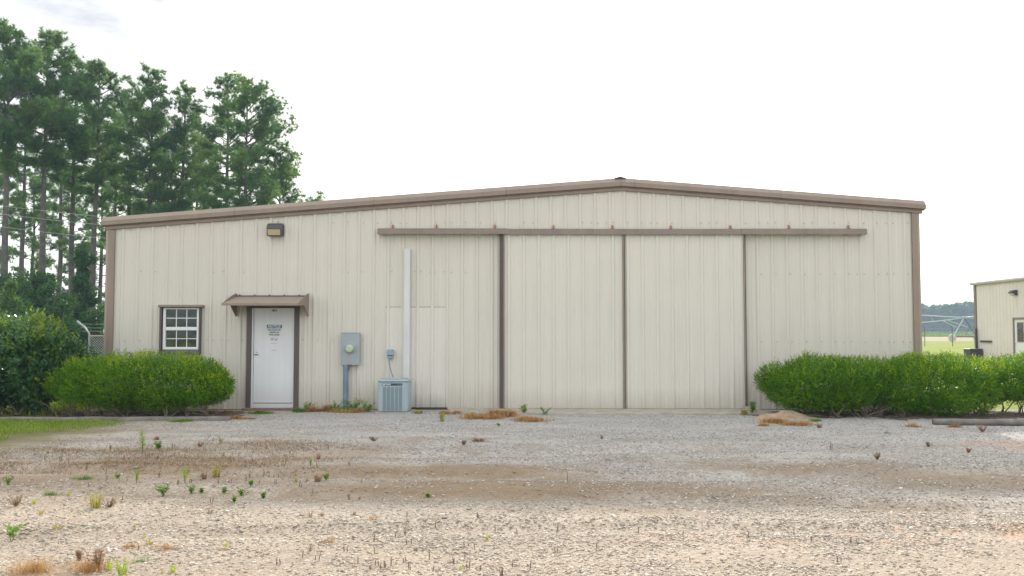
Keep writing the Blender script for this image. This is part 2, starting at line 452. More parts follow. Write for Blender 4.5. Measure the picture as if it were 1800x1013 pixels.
class MB:
    """collects boxes, prisms and tubes; build() links them as ONE mesh object"""

    def __init__(s):
        s.v, s.f, s.m = [], [], []

    def add(s, vs, fs, mi=0):
        k = len(s.v)
        s.v += [tuple(p) for p in vs]
        s.f += [tuple(i + k for i in f) for f in fs]
        s.m += [mi] * len(fs)
        return s

    def box(s, x0, x1, y0, y1, z0, z1, mi=0, bev=0.0):
        if bev:
            b = min(bev, abs(x1 - x0) * .45, abs(y1 - y0) * .45, abs(z1 - z0) * .45)
            vs, idx = [], {}
            for i, x in enumerate((x0, x1)):
                for j, y in enumerate((y0, y1)):
                    for k, z in enumerate((z0, z1)):
                        sx, sy, sz = (1 - 2 * i) * b, (1 - 2 * j) * b, (1 - 2 * k) * b
                        idx[i, j, k] = len(vs)
                        vs += [(x, y + sy, z + sz), (x + sx, y, z + sz), (x + sx, y + sy, z)]
            fs = []
            for a in range(3):
                for e in (0, 1):
                    q = []
                    for u, w in ((0, 0), (1, 0), (1, 1), (0, 1)):
                        t = [0, 0, 0]
                        t[a], t[(a + 1) % 3], t[(a + 2) % 3] = e, u, w
                        q.append(idx[tuple(t)] + a)
                    fs.append(q if e else q[::-1])
            for a in range(3):
                b1, b2 = (a + 1) % 3, (a + 2) % 3
                for u in (0, 1):
                    for w in (0, 1):
                        t0, t1 = [0, 0, 0], [0, 0, 0]
                        t0[b1] = t1[b1] = u
                        t0[b2] = t1[b2] = w
                        t1[a] = 1
                        i0, i1 = idx[tuple(t0)], idx[tuple(t1)]
                        fs.append((i0 + b1, i1 + b1, i1 + b2, i0 + b2))
            for t in idx:
                fs.append((idx[t], idx[t] + 1, idx[t] + 2))
            return s.add(vs, fs, mi)
        vs = [(x, y, z) for x in (x0, x1) for y in (y0, y1) for z in (z0, z1)]
        return s.add(vs, [(0, 1, 3, 2), (4, 6, 7, 5), (0, 4, 5, 1), (2, 3, 7, 6), (0, 2, 6, 4), (1, 5, 7, 3)], mi)

    def tube(s, pts, rad, n=8, mi=0, caps=True):
        pts = [Vector(p) for p in pts]
        if not isinstance(rad, (list, tuple)):
            rad = [rad] * len(pts)
        vs, fs = [], []
        for i, p in enumerate(pts):
            d = (pts[min(i + 1, len(pts) - 1)] - pts[max(i - 1, 0)]).normalized()
            a = d.orthogonal().normalized() if i == 0 else (a - d * a.dot(d)).normalized()
            b = d.cross(a)
            for k in range(n):
                t = 2 * math.pi * k / n
                vs.append(p + (a * math.cos(t) + b * math.sin(t)) * rad[i])
        for i in range(len(pts) - 1):
            for k in range(n):
                k2 = (k + 1) % n
                fs.append((i * n + k, i * n + k2, (i + 1) * n + k2, (i + 1) * n + k))
        if caps:
            fs.append(tuple(range(n))[::-1])
            fs.append(tuple(range((len(pts) - 1) * n, len(pts) * n)))
        return s.add(vs, fs, mi)

    def prism(s, prof, path0, path1, mi=0):
        """closed profile (list of 3D offsets) swept from path0 to path1"""
        a = [Vector(path0) + Vector(p) for p in prof]
        b = [Vector(path1) + Vector(p) for p in prof]
        n = len(prof)
        fs = [(i, (i + 1) % n, n + (i + 1) % n, n + i) for i in range(n)]
        fs += [tuple(range(n))[::-1], tuple(range(n, 2 * n))]
        return s.add(a + b, fs, mi)

    def build(s, name, mats, parent=None, smooth=False, bevel=0.0):
        me = bpy.data.meshes.new(name)
        me.from_pydata(s.v, [], s.f)
        if not isinstance(mats, (list, tuple)):
            mats = [mats]
        for m in mats:
            me.materials.append(m)
        me.polygons.foreach_set('material_index', s.m)
        if smooth:
            me.polygons.foreach_set('use_smooth', [True] * len(s.f))
        me.update()
        import bmesh
        bm = bmesh.new()
        bm.from_mesh(me)
        bmesh.ops.recalc_face_normals(bm, faces=bm.faces)
        bm.to_mesh(me)
        bm.free()
        return link(name, me, parent)


def link(name, me, parent=None):
    o = bpy.data.objects.new(name, me)
    C.objects.link(o)
    if parent is not None:
        o.parent = parent
        o.matrix_parent_inverse = Matrix.Translation(-Vector(parent.location))
    return o


def fast(name, V, Fc, mat, parent=None, smooth=False):
    """V (n,3) array, Fc (m,k) array of equal sized faces"""
    V = np.asarray(V, np.float32)
    Fc = np.asarray(Fc, np.int32)
    me = bpy.data.meshes.new(name)
    me.vertices.add(len(V))
    me.vertices.foreach_set('co', V.ravel())
    k = Fc.shape[1]
    me.loops.add(Fc.size)
    me.loops.foreach_set('vertex_index', Fc.ravel())
    me.polygons.add(len(Fc))
    me.polygons.foreach_set('loop_start', np.arange(0, Fc.size, k, dtype=np.int32))
    me.polygons.foreach_set('loop_total', np.full(len(Fc), k, np.int32))
    if smooth:
        me.polygons.foreach_set('use_smooth', np.ones(len(Fc), bool))
    me.materials.append(mat)
    me.update(calc_edges=True)
    return link(name, me, parent)


def tag(o, label, cat, group=None, kind=None):
    if label:
        o['label'] = label
    if cat:
        o['category'] = cat
    if group:
        o['group'] = group
    if kind:
        o['kind'] = kind
    return o


def thing(name, loc, label, cat, group=None):
    o = bpy.data.objects.new(name, None)
    C.objects.link(o)
    o.location = loc
    o.empty_display_size = 0.2
    return tag(o, label, cat, group)


def structure(o):
    o['kind'] = 'structure'
    return o


def text(name, body, size, mat, parent, loc, shear=0.0, bold=0.0, width=None, align='CENTER'):
    cu = bpy.data.curves.new(name, 'FONT')
    cu.body = body
    cu.size = size
    cu.align_x = align
    cu.align_y = 'CENTER'
    cu.shear = shear
    cu.offset = bold
    cu.extrude = 0.0006
    cu.resolution_u = 3
    t = bpy.data.objects.new(name, cu)
    C.objects.link(t)
    dg = bpy.context.evaluated_depsgraph_get()
    dg.update()
    me = bpy.data.meshes.new_from_object(t.evaluated_get(dg))
    bpy.data.objects.remove(t)
    bpy.data.curves.remove(cu)
    n = len(me.vertices)
    a = np.empty(n * 3, np.float32)
    me.vertices.foreach_get('co', a)
    a = a.reshape(-1, 3)
    if width:
        a[:, 0] *= width / max(1e-6, np.ptp(a[:, 0]))
        a[:, 0] -= (a[:, 0].max() + a[:, 0].min()) / 2
    b = np.stack([a[:, 0] + loc[0], -a[:, 2] + loc[1], a[:, 1] + loc[2]], 1)
    me.vertices.foreach_set('co', b.astype(np.float32).ravel())
    me.materials.clear()
    me.materials.append(mat)
    me.update()
    return link(name, me, parent)


def vnoise(x, y, seed=0):
    """smooth value noise"""
    r = np.random.default_rng(seed).random((64, 64))
    xi, yi = np.floor(x).astype(int), np.floor(y).astype(int)
    fx, fy = x - xi, y - yi
    fx, fy = fx * fx * (3 - 2 * fx), fy * fy * (3 - 2 * fy)
    g = lambda a, b: r[a % 64, b % 64]
    return (g(xi, yi) * (1 - fx) + g(xi + 1, yi) * fx) * (1 - fy) + (g(xi, yi + 1) * (1 - fx) + g(xi + 1, yi + 1) * fx) * fy


def unit(a):
    return a / np.maximum(np.linalg.norm(a, axis=-1, keepdims=True), 1e-9)


def leaves(P0, Dv, length, width, rng, fold=0.25):
    """rhombic leaves: base points, directions -> V, F (quads)"""
    n = len(P0)
    Dv = unit(Dv)
    rnd = unit(rng.normal(size=(n, 3)))
    side = unit(np.cross(Dv, rnd))
    up = np.cross(side, Dv)
    L = (length * (0.7 + 0.6 * rng.random((n, 1))))
    W = (width * (0.7 + 0.6 * rng.random((n, 1))))
    V = np.empty((n, 4, 3))
    V[:, 0] = P0
    V[:, 1] = P0 + Dv * L * 0.5 + side * W * 0.5 + up * W * fold * .5
    V[:, 2] = P0 + Dv * L
    V[:, 3] = P0 + Dv * L * 0.5 - side * W * 0.5 + up * W * fold * .5
    return V.reshape(-1, 3), np.arange(n * 4).reshape(n, 4)


def needles(P0, Dv, length, width, rng):
    n = len(P0)
    Dv = unit(Dv)
    side = unit(np.cross(Dv, unit(rng.normal(size=(n, 3)))))
    L = length * (0.7 + 0.6 * rng.random((n, 1)))
    V = np.empty((n, 3, 3))
    V[:, 0] = P0 - side * width * .5
    V[:, 1] = P0 + side * width * .5
    V[:, 2] = P0 + Dv * L
    return V.reshape(-1, 3), np.arange(n * 3).reshape(n, 3)


def blades(n, cx, cy, rx, ry, h, w, lean, rng, z=0.0, square=False):
    """grass blades bent over, two quads-as-tris each; root positions in an ellipse"""
    if square:
        X = cx + rx * (2 * rng.random(n) - 1)
        Y = cy + ry * (2 * rng.random(n) - 1)
    else:
        t, q = 2 * np.pi * rng.random(n), np.sqrt(rng.random(n))
        X, Y = cx + rx * q * np.cos(t), cy + ry * q * np.sin(t)
    return blades_at(np.stack([X, Y, np.full(n, z)], 1), h, w, lean, rng, (cx, cy) if not square else None)


def blades_at(Pr, h, w, lean, rng, centre=None):
    n = len(Pr)
    a = 2 * np.pi * rng.random(n)
    out = np.stack([np.cos(a), np.sin(a), np.zeros(n)], 1)
    if centre is not None:
        o2 = Pr - np.array([centre[0], centre[1], 0])
        o2[:, 2] = 0
        out = unit(out * 0.6 + unit(o2))
    H = (h * (0.55 + 0.6 * rng.random((n, 1))))
    ln = lean * (0.3 + 1.1 * rng.random((n, 1)))
    side = np.stack([-out[:, 1], out[:, 0], np.zeros(n)], 1)
    up = np.array([0, 0, 1.0])
    mid = Pr + up * H * 0.6 + out * H * ln * 0.35
    tip = Pr + up * H * (1.0 - 0.25 * np.minimum(ln, 1.5)) + out * H * ln
    W = w * (0.7 + 0.6 * rng.random((n, 1)))
    V = np.empty((n, 5, 3))
    V[:, 0] = Pr - side * W * .5
    V[:, 1] = Pr + side * W * .5
    V[:, 2] = mid + side * W * .38
    V[:, 3] = mid - side * W * .38
    V[:, 4] = tip
    b = np.arange(n)[:, None] * 5
    Fc = np.concatenate([b + np.array([[0, 1, 2]]), b + np.array([[0, 2, 3]]), b + np.array([[3, 2, 4]])])
    return V.reshape(-1, 3), Fc


def cat(parts):
    V, Fc, k = [], [], 0
    for v, f in parts:
        V.append(v)
        Fc.append(f + k)
        k += len(v)
    return np.concatenate(V), np.concatenate(Fc)


# ------------------------------------------------------------------ ground
def yard_z(x, y):
    z = 0.030 * (vnoise(x * 0.5 + 9, y * 0.5 + 31, 1) - 0.5) + 0.020 * (vnoise(x * 1.7, y * 1.7 + 40, 2) - 0.5)
    z += 0.010 * (vnoise(x * 5 + 7, y * 5 + 3, 3) - 0.5)
    # wheel ruts running across the yard
    for yy, a in ((-8.1, .035), (-6.5, .03), (-9.7, .035), (-11.3, .03)):
        yc = yy + 0.35 * np.sin(x * 0.35 + yy)
        z -= a * np.exp(-((y - yc) / 0.16) ** 2)
        z += a * 0.7 * np.exp(-((y - yc - .3) / 0.15) ** 2)
    fade = np.clip((-0.35 - y) / 0.8, 0, 1)
    return z * fade - 0.012


def ground_at(px, py):
    p = onZ(px, py)
    p.z = float(yard_z(np.array([p.x]), np.array([p.y]))[0])
    return p


xs = np.concatenate([np.linspace(-32, -13, 40)[:-1], np.arange(-13, 13.01, 0.09), np.linspace(13, 32, 40)[1:]])
ys = np.concatenate([np.linspace(-34, -18, 30)[:-1], np.arange(-18, 0.01, 0.09), [0.3]])
gx, gy = np.meshgrid(xs, ys)
gz = yard_z(gx, gy)
gz[-1, :] = -0.09
gz[:, 0] = gz[:, -1] = -0.09
gz[0, :] = -0.09
nx, ny = len(xs), len(ys)
ii = (np.arange(ny - 1)[:, None] * nx + np.arange(nx - 1)[None]).ravel()
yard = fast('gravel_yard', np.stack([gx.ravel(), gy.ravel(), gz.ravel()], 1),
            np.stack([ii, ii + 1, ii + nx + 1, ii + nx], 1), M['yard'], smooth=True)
structure(yard)

q = 2600.0
gnd = MB()
gnd.add([(-q, -q, -0.07), (q, -q, -0.07), (q, q, -0.07), (-q, q, -0.07)], [(0, 1, 2, 3)])
structure(gnd.build('ground', M['field']))


def dirt_mask(x, y):
    k = np.zeros_like(x)
    wx = x + 1.6 * (vnoise(x * .9, y * .9, 21) - .5)
    wy = y + 1.6 * (vnoise(x * .9 + 20, y * .9, 22) - .5)
    for cx, cy, rx, ry, s in PATCH:
        d = np.sqrt(((wx - cx) / rx) ** 2 + ((wy - cy) / ry) ** 2)
        k = np.maximum(k, s * np.clip(1.4 - d, 0, 1))
    return k


def gravel():
    rng = np.random.default_rng(5)
    n0 = 420000
    dep = 4.8 + 13.0 * rng.random(n0) ** 1.15          # metres in front of the lens
    x = (rng.random(n0) * 2 - 1) * (dep * 0.60 + 1.4)
    y = dep - D
    keep = rng.random(n0) < np.clip(1.0 - 0.9 * dirt_mask(x, y), 0.06, 1) * np.clip(-.15 + 1.5 * (.6 * vnoise(x * .8, y * 1.6, 8) + .4 * vnoise(x * 3, y * 4, 9)), .08, 1)
    keep &= (y < -0.25) & ~((x < -6.7) & (y > -6.6)) & ~((np.abs(x - .0) > 8.4) & (y > -1.6))
    keep &= rng.random(n0) < np.where((x < -1.5) & (y < -3.5), .55, 1.0)
    keep &= rng.random(n0) < np.where(dep > 12, .55, .8)
    x, y = x[keep], y[keep]
    n = len(x)
    s = 0.0030 + 0.0072 * rng.random(n) ** 3.4 + np.where(rng.random(n) < .006, .012 * rng.random(n), 0)
    z = yard_z(x, y) + s * 0.25
    base = np.array([(a, b, c) for a in (-1, 1) for b in (-1, 1) for c in (-1, 1)], float)
    V = np.repeat(base[None], n, 0) * (0.62 + 0.6 * rng.random((n, 8, 3)))
    V *= np.stack([s * (0.8 + .7 * rng.random(n)), s * (0.8 + .7 * rng.random(n)), s * (0.34 + .30 * rng.random(n))], 1)[:, None]
    a = 2 * np.pi * rng.random(n)
    ca, sa = np.cos(a)[:, None], np.sin(a)[:, None]
    X = V[:, :, 0] * ca - V[:, :, 1] * sa
    Y = V[:, :, 0] * sa + V[:, :, 1] * ca
    tl = (rng.random((n, 1)) - .5) * 0.9
    Z = V[:, :, 2] + X * tl
    V = np.stack([X + x[:, None], Y + y[:, None], Z + z[:, None]], 2)
    fc = np.array([(0, 1, 3, 2), (4, 6, 7, 5), (0, 4, 5, 1), (2, 3, 7, 6), (0, 2, 6, 4), (1, 5, 7, 3)])
    Fc = (np.arange(n)[:, None, None] * 8 + fc[None]).reshape(-1, 4)
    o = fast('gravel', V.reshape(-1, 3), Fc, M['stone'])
    o['kind'] = 'stuff'
    return o


gravel()

# ------------------------------------------------------------------ main building
XL, XR = onY(187, 500).x, onY(1616, 500).x
XRG = onY(1091, 320).x
ZRG = onY(1091, 312, -0.10).z
SL = 0.0768
ZB = 0.0


def roof_z(x):
    return ZRG - SL * abs(x - XRG)


B = thing('metal_building', (0, 0, 0), 'long ivory ribbed metal building with brown trim and two sliding doors', 'building')
RIB = 0.3048


def panel(mb, x0, x1, z0, ztop, openings=(), phase=0.0, rib=0.026, mi=0, put=lambda x, y, z: (x, y, z)):
    """ribbed sheet in the XZ plane, ribs towards -y; ztop is a function of x; openings (x0, x1, z0, z1)"""
    pts = {}
    k0, k1 = int((x0 - phase) // RIB) - 1, int((x1 - phase) // RIB) + 1
    for k in range(k0, k1 + 1):
        c = phase + k * RIB
        for dx, y in ((-.042, 0), (-.017, -rib), (.017, -rib), (.042, 0),
                      (.094, 0), (.104, -.005), (.122, -.005), (.132, 0), (.172, 0), (.182, -.005), (.200, -.005), (.210, 0)):
            if x0 < c + dx < x1:
                pts[round(c + dx, 5)] = y
    xs_ = sorted(pts)

    def yy(x):
        import bisect
        i = bisect.bisect_left(xs_, x)
        if i == 0 or i == len(xs_):
            return 0.0
        a, b = xs_[i - 1], xs_[i]
        t = (x - a) / (b - a)
        return pts[a] * (1 - t) + pts[b] * t

    brk = [x0, x1] + [o for op in openings for o in op[:2] if x0 < o < x1]
    for b_ in brk:
        pts.setdefault(round(b_, 5), yy(b_))
    xs_ = sorted(pts)
    for a, b in zip(xs_, xs_[1:]):
        if b - a < 1e-4:
            continue
        mid = (a + b) / 2
        spans = [(z0, None)]
        for ox0, ox1, oz0, oz1 in openings:
            if ox0 < mid < ox1:
                ns = []
                for s0, s1 in spans:
                    if oz0 > s0:
                        ns.append((s0, oz0))
                    ns.append((oz1, s1))
                spans = ns
        for s0, s1 in spans:
            ta, tb = (ztop(a), ztop(b)) if s1 is None else (s1, s1)
            mb.add([put(a, pts[a], s0), put(b, pts[b], s0), put(b, pts[b], tb), put(a, pts[a], ta)], [(0, 1, 2, 3)], mi)


def wx(px):
    return onY(px, 560).x


def wz(py):
    return onY(900, py).z


# openings
DX0, DX1, DZ1 = wx(441), wx(518), wz(540)
WX0, WX1, WZ0, WZ1 = wx(285), wx(351), wz(616), wz(540)
PH = wx(214)

# the front wall with its screws
mb = MB()
panel(mb, XL + .02, XR - .02, ZB, lambda x: roof_z(x) - 0.10, [(DX0, DX1, ZB - .1, DZ1), (WX0, WX1, WZ0, WZ1)], PH)
rs = random.Random(3)
for py, a, b in ((392, 560, 1600), (478, 205, 880), (482, 1320, 1600), (598, 205, 660), (601, 1320, 1600)):
    zc = wz(py)
    x = wx(a)
    x = PH + RIB * math.ceil((x - PH) / RIB) + 0.075
    while x < wx(b):
        if rs.random() < .85 and roof_z(x) - .3 > zc:
            for dx in ((0,) if rs.random() < .7 else (-.02, .16)):
                xx = x + dx + rs.uniform(-.008, .008)
                zz = zc + rs.uniform(-.012, .012)
                if DX0 - .1 < xx < DX1 + .1 or WX0 - .1 < xx < WX1 + .1:
                    continue
                mb.tube([(xx, 0.004, zz), (xx, -.010, zz)], 0.0105, 6, 1)
        x += RIB
mb.build('front_wall', [M['siding'], M['screw']], B)
# other walls
DEPTH = 18.3
for nm, xw, sgn in (('side_wall', XL, -1), ('side_wall', XR, 1)):
    mb = MB()
    panel(mb, 0.02, DEPTH, ZB, lambda x: roof_z(xw) - 0.06, (), 0.1,
          put=lambda x, y, z: (xw + sgn * (-y) - sgn * .004, x, z))
    mb.build(nm, M['siding'], B)
mb = MB()
panel(mb, XL, XR, ZB, lambda x: roof_z(x) - 0.08, (), 0.1, put=lambda x, y, z: (x, DEPTH - y, z))
mb.build('back_wall', M['siding'], B)
# roof sheet
mb = MB()
EL, ER = onY(178, 390, -.1).x, onY(1627, 352, -.1).x
for xa, xb in ((EL + .03, XRG), (XRG, ER - .03)):
    za, zb = roof_z(xa) - .015, roof_z(xb) - .015
    mb.add([(xa, -.02, za), (xb, -.02, zb), (xb, DEPTH + .1, zb), (xa, DEPTH + .1, za),
            (xa, -.02, za - .05), (xb, -.02, zb - .05), (xb, DEPTH + .1, zb - .05), (xa, DEPTH + .1, za - .05)],
           [(0, 1, 2, 3), (7, 6, 5, 4), (0, 4, 5, 1), (1, 5, 6, 2), (2, 6, 7, 3), (3, 7, 4, 0)])
rf = mb.build('roof', M['roof'], B)
mb = MB()
w = .115
mb.prism([(-w, 0, -.012), (0, 0, .012), (w, 0, -.012), (w, 0, -.0), (0, 0, .028), (-w, 0, -.0)], (XRG - .02, -.10, ZRG - .008), (XRG - .02, DEPTH, ZRG - .008))
mb.build('ridge_cap', M['track'], rf)
# rake trim in lengths
joints = [EL, wx(412), wx(657), wx(890), XRG, wx(1116), wx(1373), ER]
prof = [(0, .02, 0), (0, -.045, 0), (0, -.125, -.088), (0, -.125, -.176), (0, -.06, -.184), (0, -.06, -.198), (0, .02, -.198)]
low = [(0, .01, -.199), (0, -.052, -.203), (0, -.056, -.262), (0, -.036, -.268), (0, .01, -.268)]
for a, b in zip(joints, joints[1:]):
    mb = MB()
    mb.prism(prof, (a + .003, 0, roof_z(a + .003)), (b - .003, 0, roof_z(b - .003)))
    mb.build('rake_trim', M['brown'], B)
mb = MB()
for a, b in ((EL + .05, XRG), (XRG, ER - .05)):
    mb.prism(low, (a, 0, roof_z(a)), (b, 0, roof_z(b)))
mb.build('rake_flashing', M['brown'], B)
# dark lap joints in the rake
for x in joints[1:-1]:
    mb = MB()
    mb.prism([(p[0], p[1] * 1.0 + (.004), p[2] - .002) for p in prof], (x - .006, 0, roof_z(x - .006)), (x + .006, 0, roof_z(x + .006)))
    mb.build('rake_joint', M['seam'], B)
# corner trim
for sgn, X in ((-1, XL), (1, XR)):
    zt = roof_z(X) - .265
    zj = wz(459)
    for z0, z1, e in ((0.0, zj + .02, 0.0), (zj, zt, .004)):
        pl = [(.17, .0), (.17, -.04 - e), (.03, -.04 - e), (-.045 - e, .04), (-.045 - e, .22), (0.0, .22), (.0, .0)]
        if sgn > 0:
            pl = [(.145, .0), (.145, -.045 - e), (.03, -.045 - e), (-.05 - e, .04), (-.05 - e, .25), (0, .25), (0, 0)]
        pl = [(X - sgn * u, v, 0) for u, v in pl]
        mb = MB()
        mb.prism(pl, (0, 0, z0), (0, 0, z1))
        mb.build('corner_trim', M['brown'], B)

# old patched opening left of the doors
mb = MB()
px0, px1, pz1 = wx(678), wx(787), wz(540)
panel(mb, px0, px1, 0.035, lambda x: pz1 - 0.004, (), PH, put=lambda x, y, z: (x, y - .012, z))
mb.build('patch_panel', M['patch'], B)
mb = MB()
mb.box(px0 - .01, px1 + .01, -.0135, .002, pz1 - .004, pz1 + .004)
mb.box(px1, px1 + .012, -.014, .002, .03, pz1 - .004)
mb.box(px0, px1, -.03, .01, -.02, .034)
mb.build('patch_seam', M['seam'], B)

# sliding doors and their track
TZ0, TZ1 = onY(900, 412.5, -.16).z, onY(900, 402.5, -.16).z
TX0, TX1 = onY(664, 407, -.16).x, onY(1523.5, 407, -.16).x
track = None
tj = [TX0, wx(891), wx(1041), wx(1302), TX1]
for k, (a, b) in enumerate(zip(tj, tj[1:])):
    mb = MB()
    e = (.006, 0, 0.004, .002)[k]
    dz = (.012, 0.002, 0.0, .004)[k]
    pr = [(0, -.03, TZ1 + .015 + dz), (0, -.14 - e, TZ1 + dz), (0, -.17 - e, TZ1 - .006 + dz), (0, -.17 - e, TZ0 + dz),
          (0, -.150 - e, TZ0 + dz), (0, -.150 - e, TZ1 - .03 + dz), (0, -.03, TZ1 - .02 + dz)]
    mb.prism(pr, (a + .003, 0, 0), (b - .003, 0, 0))
    for xe in ([a + .003] if k == 0 else [b - .003] if k == 3 else []):
        mb.prism([p for p in [(0, -.03, TZ1 + .015 + dz), (0, -.14 - e, TZ1 + dz), (0, -.17 - e, TZ1 - .006 + dz), (0, -.17 - e, TZ0 + dz), (0, -.03, TZ0 + dz)]],
                 (xe - .004, 0, 0), (xe + .004, 0, 0))
    o = mb.build('door_track', M['track'], B)
    for px in (690, 767, 870, 973, 1077, 1180, 1285, 1388, 1493):
        x = wx(px)
        if a <= x < b:
            mb = MB()
            z0 = TZ1 + dz + .006
            mb.box(x - .022, x + .022, -.05, -.031, z0, z0 + .085, 0, .004)
            mb.box(x - .020, x + .020, -.09, -.031, z0, z0 + .018, 1)
            mb.tube([(x, -.05, z0 + .055), (x, -.062, z0 + .055)], .011, 6, 1)
            mb.build('bracket', [M['rust'], M['dark']], o)
# small dark track bolts under the cover
DZB, DZT = onY(900, 719, -.12).z, TZ0 + .07
for nm, a, b in (('sliding_door', 887, 1097.8), ('sliding_door', 1098.6, 1309)):
    x0, x1 = onY(a, 560, -.12).x, onY(b, 560, -.12).x
    mb = MB()
    panel(mb, x0, x1, max(0.02, DZB), lambda x: DZT, (), onY(1100 - 4 * 26, 560, -.12).x + .04, put=lambda x, y, z: (x, y - .095, z))
    mb.box(x0 + .001, x1 - .001, -.093, -.040, max(.02, DZB) + .002, DZT)
    d = mb.build(nm, M['door_siding'], B)
    mb = MB()
    if a == 887:
        mb.box(x1 - .036, x1 - .002, -.135, -.055, .022, TZ0 + .01)
    else:
        mb.box(x0 + .002, x0 + .010, -.130, -.055, .022, TZ0 + .01)
        mb.build('edge_trim', M['track'], d)
        mb = MB()
        mb.box(x1 - .010, x1 + .004, -.128, -.055, .022, TZ0 + .01)
    mb.build('edge_trim', M['track'], d)
# jamb left of the doors (two tones)
mb = MB()
x0, x1 = onY(878, 560, -.1).x, onY(887, 560, -.12).x
mb.box(x0, x1 - .030, -.085, -.032, .02, TZ0 + .01, 0)
mb.box(x1 - .029, x1 - .002, -.132, -.032, .02, TZ0 + .01, 1)
mb.box(x0 - .004, x1 - .026, -.089, -.06, wz(460), wz(460) + .012, 0)
mb.build('door_jamb', [M['dark'], M['track']], B)
mb = MB()
xg = onY(1311, 560, -.05).x
mb.box(xg - .004, xg + .010, -.075, -.03, .02, TZ0 + .02)
mb.build('door_jamb', M['track'], B)

# entry door
mb = MB()
jx = [onY(p, 620, -.05).x for p in (433.5, 441.5, 517.0, 525.5)]
zt = onY(480, 539, -.05).z
mb.box(jx[0], jx[1], -.075, .03, 0.0, zt)
mb.box(jx[2], jx[3], -.075, .03, 0.0, zt)
mb.box(jx[1], jx[2], -.073, .03, zt - .035, zt - .002)
mb.build('door_casing', M['dark'], B)
DR = mb = MB()
fx0, fx1 = onY(446.3, 620, 0).x, onY(515.6, 620, 0).x
sz0, sz1 = onY(480, 708.4, 0).z, onY(480, 542, 0).z
mb.box(fx0, fx1, -.012, .03, sz0, sz1, 0, .003)
door = mb.build('entry_door', M['white'], B)
mb = MB()
mb.box(jx[1] + .001, fx0 - .006, -.045, .03, 0.03, zt - .037, 0, .003)
mb.box(fx1 + .004, jx[2] - .001, -.045, .03, 0.03, zt - .037, 0, .003)
mb.box(fx0 - .006, fx1 + .004, -.044, .03, sz1 + .005, zt - .038)
mb.build('door_frame', M['white'], door)
mb = MB()
mb.box(jx[1] + .002, jx[2] - .002, -.06, .03, .012, sz0 - .012, 0, .004)
mb.box(fx0, fx1, -.0125, .02, sz0 - .011, sz0 + .004, 1)
mb.build('threshold', [M['duct'], M['seam']], door)
mb = MB()
kx, kz = onY(449.8, 621.8, -.05).x, onY(449.8, 621.8, -.05).z
mb.tube([(kx, -.012, kz), (kx, -.020, kz), (kx, -.022, kz), (kx, -.045, kz), (kx, -.052, kz), (kx, -.066, kz), (kx, -.078, kz), (kx, -.082, kz)],
        [.036, .036, .014, .013, .024, .032, .026, .012], 14)
mb.build('door_knob', M['chrome'], door, smooth=True)
dcx = onY(482, 546, -.014).x
text('house_number', '401', .062, M['black'], door, (dcx, -.0135, onY(482, 546.2, -.014).z), bold=.0022, width=.098)
for py, x0p, x1p in ((603.6, 476, 487), (616.0, 477, 487)):
    mb = MB()
    z = onY(480, py, 0).z
    mb.box(onY(x0p, py, 0).x, onY(x1p, py, 0).x, -.0128, -.010, z - .004, z + .004)
    mb.build('scuff_mark', M['scuff'], door)
mb = MB()
s0, s1 = onY(433, 716, -.1).x, onY(492, 716, -.1).x
mb.box(jx[0] - .03, jx[3] + .0, -.26, .02, -.03, .030, 0, .012)
mb.build('door_step', M['brick'], B)

# canopy over the entry door
CW0, CW1 = onY(415.8, 521, 0).x, onY(543.4, 521, 0).x
CZW, CA = onY(480, 521.5, 0).z, .93
CF0, CF1 = CW0, CW1
CZF = onY(480, 533.2, -CA).z
CZL = onY(480, 537.2, -CA).z
mb = MB()
t_ = .012
xi = .0
mb.add([(CW0, -.032, CZW), (CW1, -.032, CZW), (CF1, -CA, CZF), (CF0, -CA, CZF),
        (CW0, -.032, CZW - t_), (CW1, -.032, CZW - t_), (CF1, -CA, CZF - t_), (CF0, -CA, CZF - t_)],
       [(0, 1, 2, 3), (7, 6, 5, 4), (0, 4, 5, 1), (1, 5, 6, 2), (2, 6, 7, 3), (3, 7, 4, 0)])
mb.box(CF0, CF1, -CA - .004, -CA + .012, CZL, CZF + .002)
can = mb.build('door_canopy', M['brown'], B)
mb = MB()
mb.box(CW0 + .01, CW1 - .01, -.05, -.0, CZW - .008, CZW + .022)
for k in range(5):
    xx = PH + RIB * math.ceil((CW0 - PH) / RIB) + RIB * k
    if xx < CW1:
        mb.tube([(xx, -.03, CZW + .03), (xx, -.05, CZW + .03)], .014, 6)
mb.build('canopy_flashing', M['dark'], can)
zg1, zg0 = onY(543, 517.5, 0).z, onY(543, 556, 0).z
for nm, X, sg in (('canopy_bracket', CW1 - .012, 1), ('canopy_bracket', CW0 + .002, -1)):
    mb = MB()
    g_ = [(X, -.004, zg1), (X, -.004, zg0), (X, -.05, zg0 - .01), (X, -.42, CZL + .02), (X, -CA + .01, CZL + .004), (X, -CA + .01, CZF), (X, -.35, CZW + .0), (X, -.05, zg1 + .02)]
    g2 = [(x + .010, y, z) for x, y, z in g_]
    n_ = len(g_)
    mb.add(g_ + g2, [tuple(range(n_)), tuple(range(n_, 2 * n_))[::-1]] + [(i, (i + 1) % n_, n_ + (i + 1) % n_, n_ + i) for i in range(n_)])
    mb.build(nm, M['track'], can)

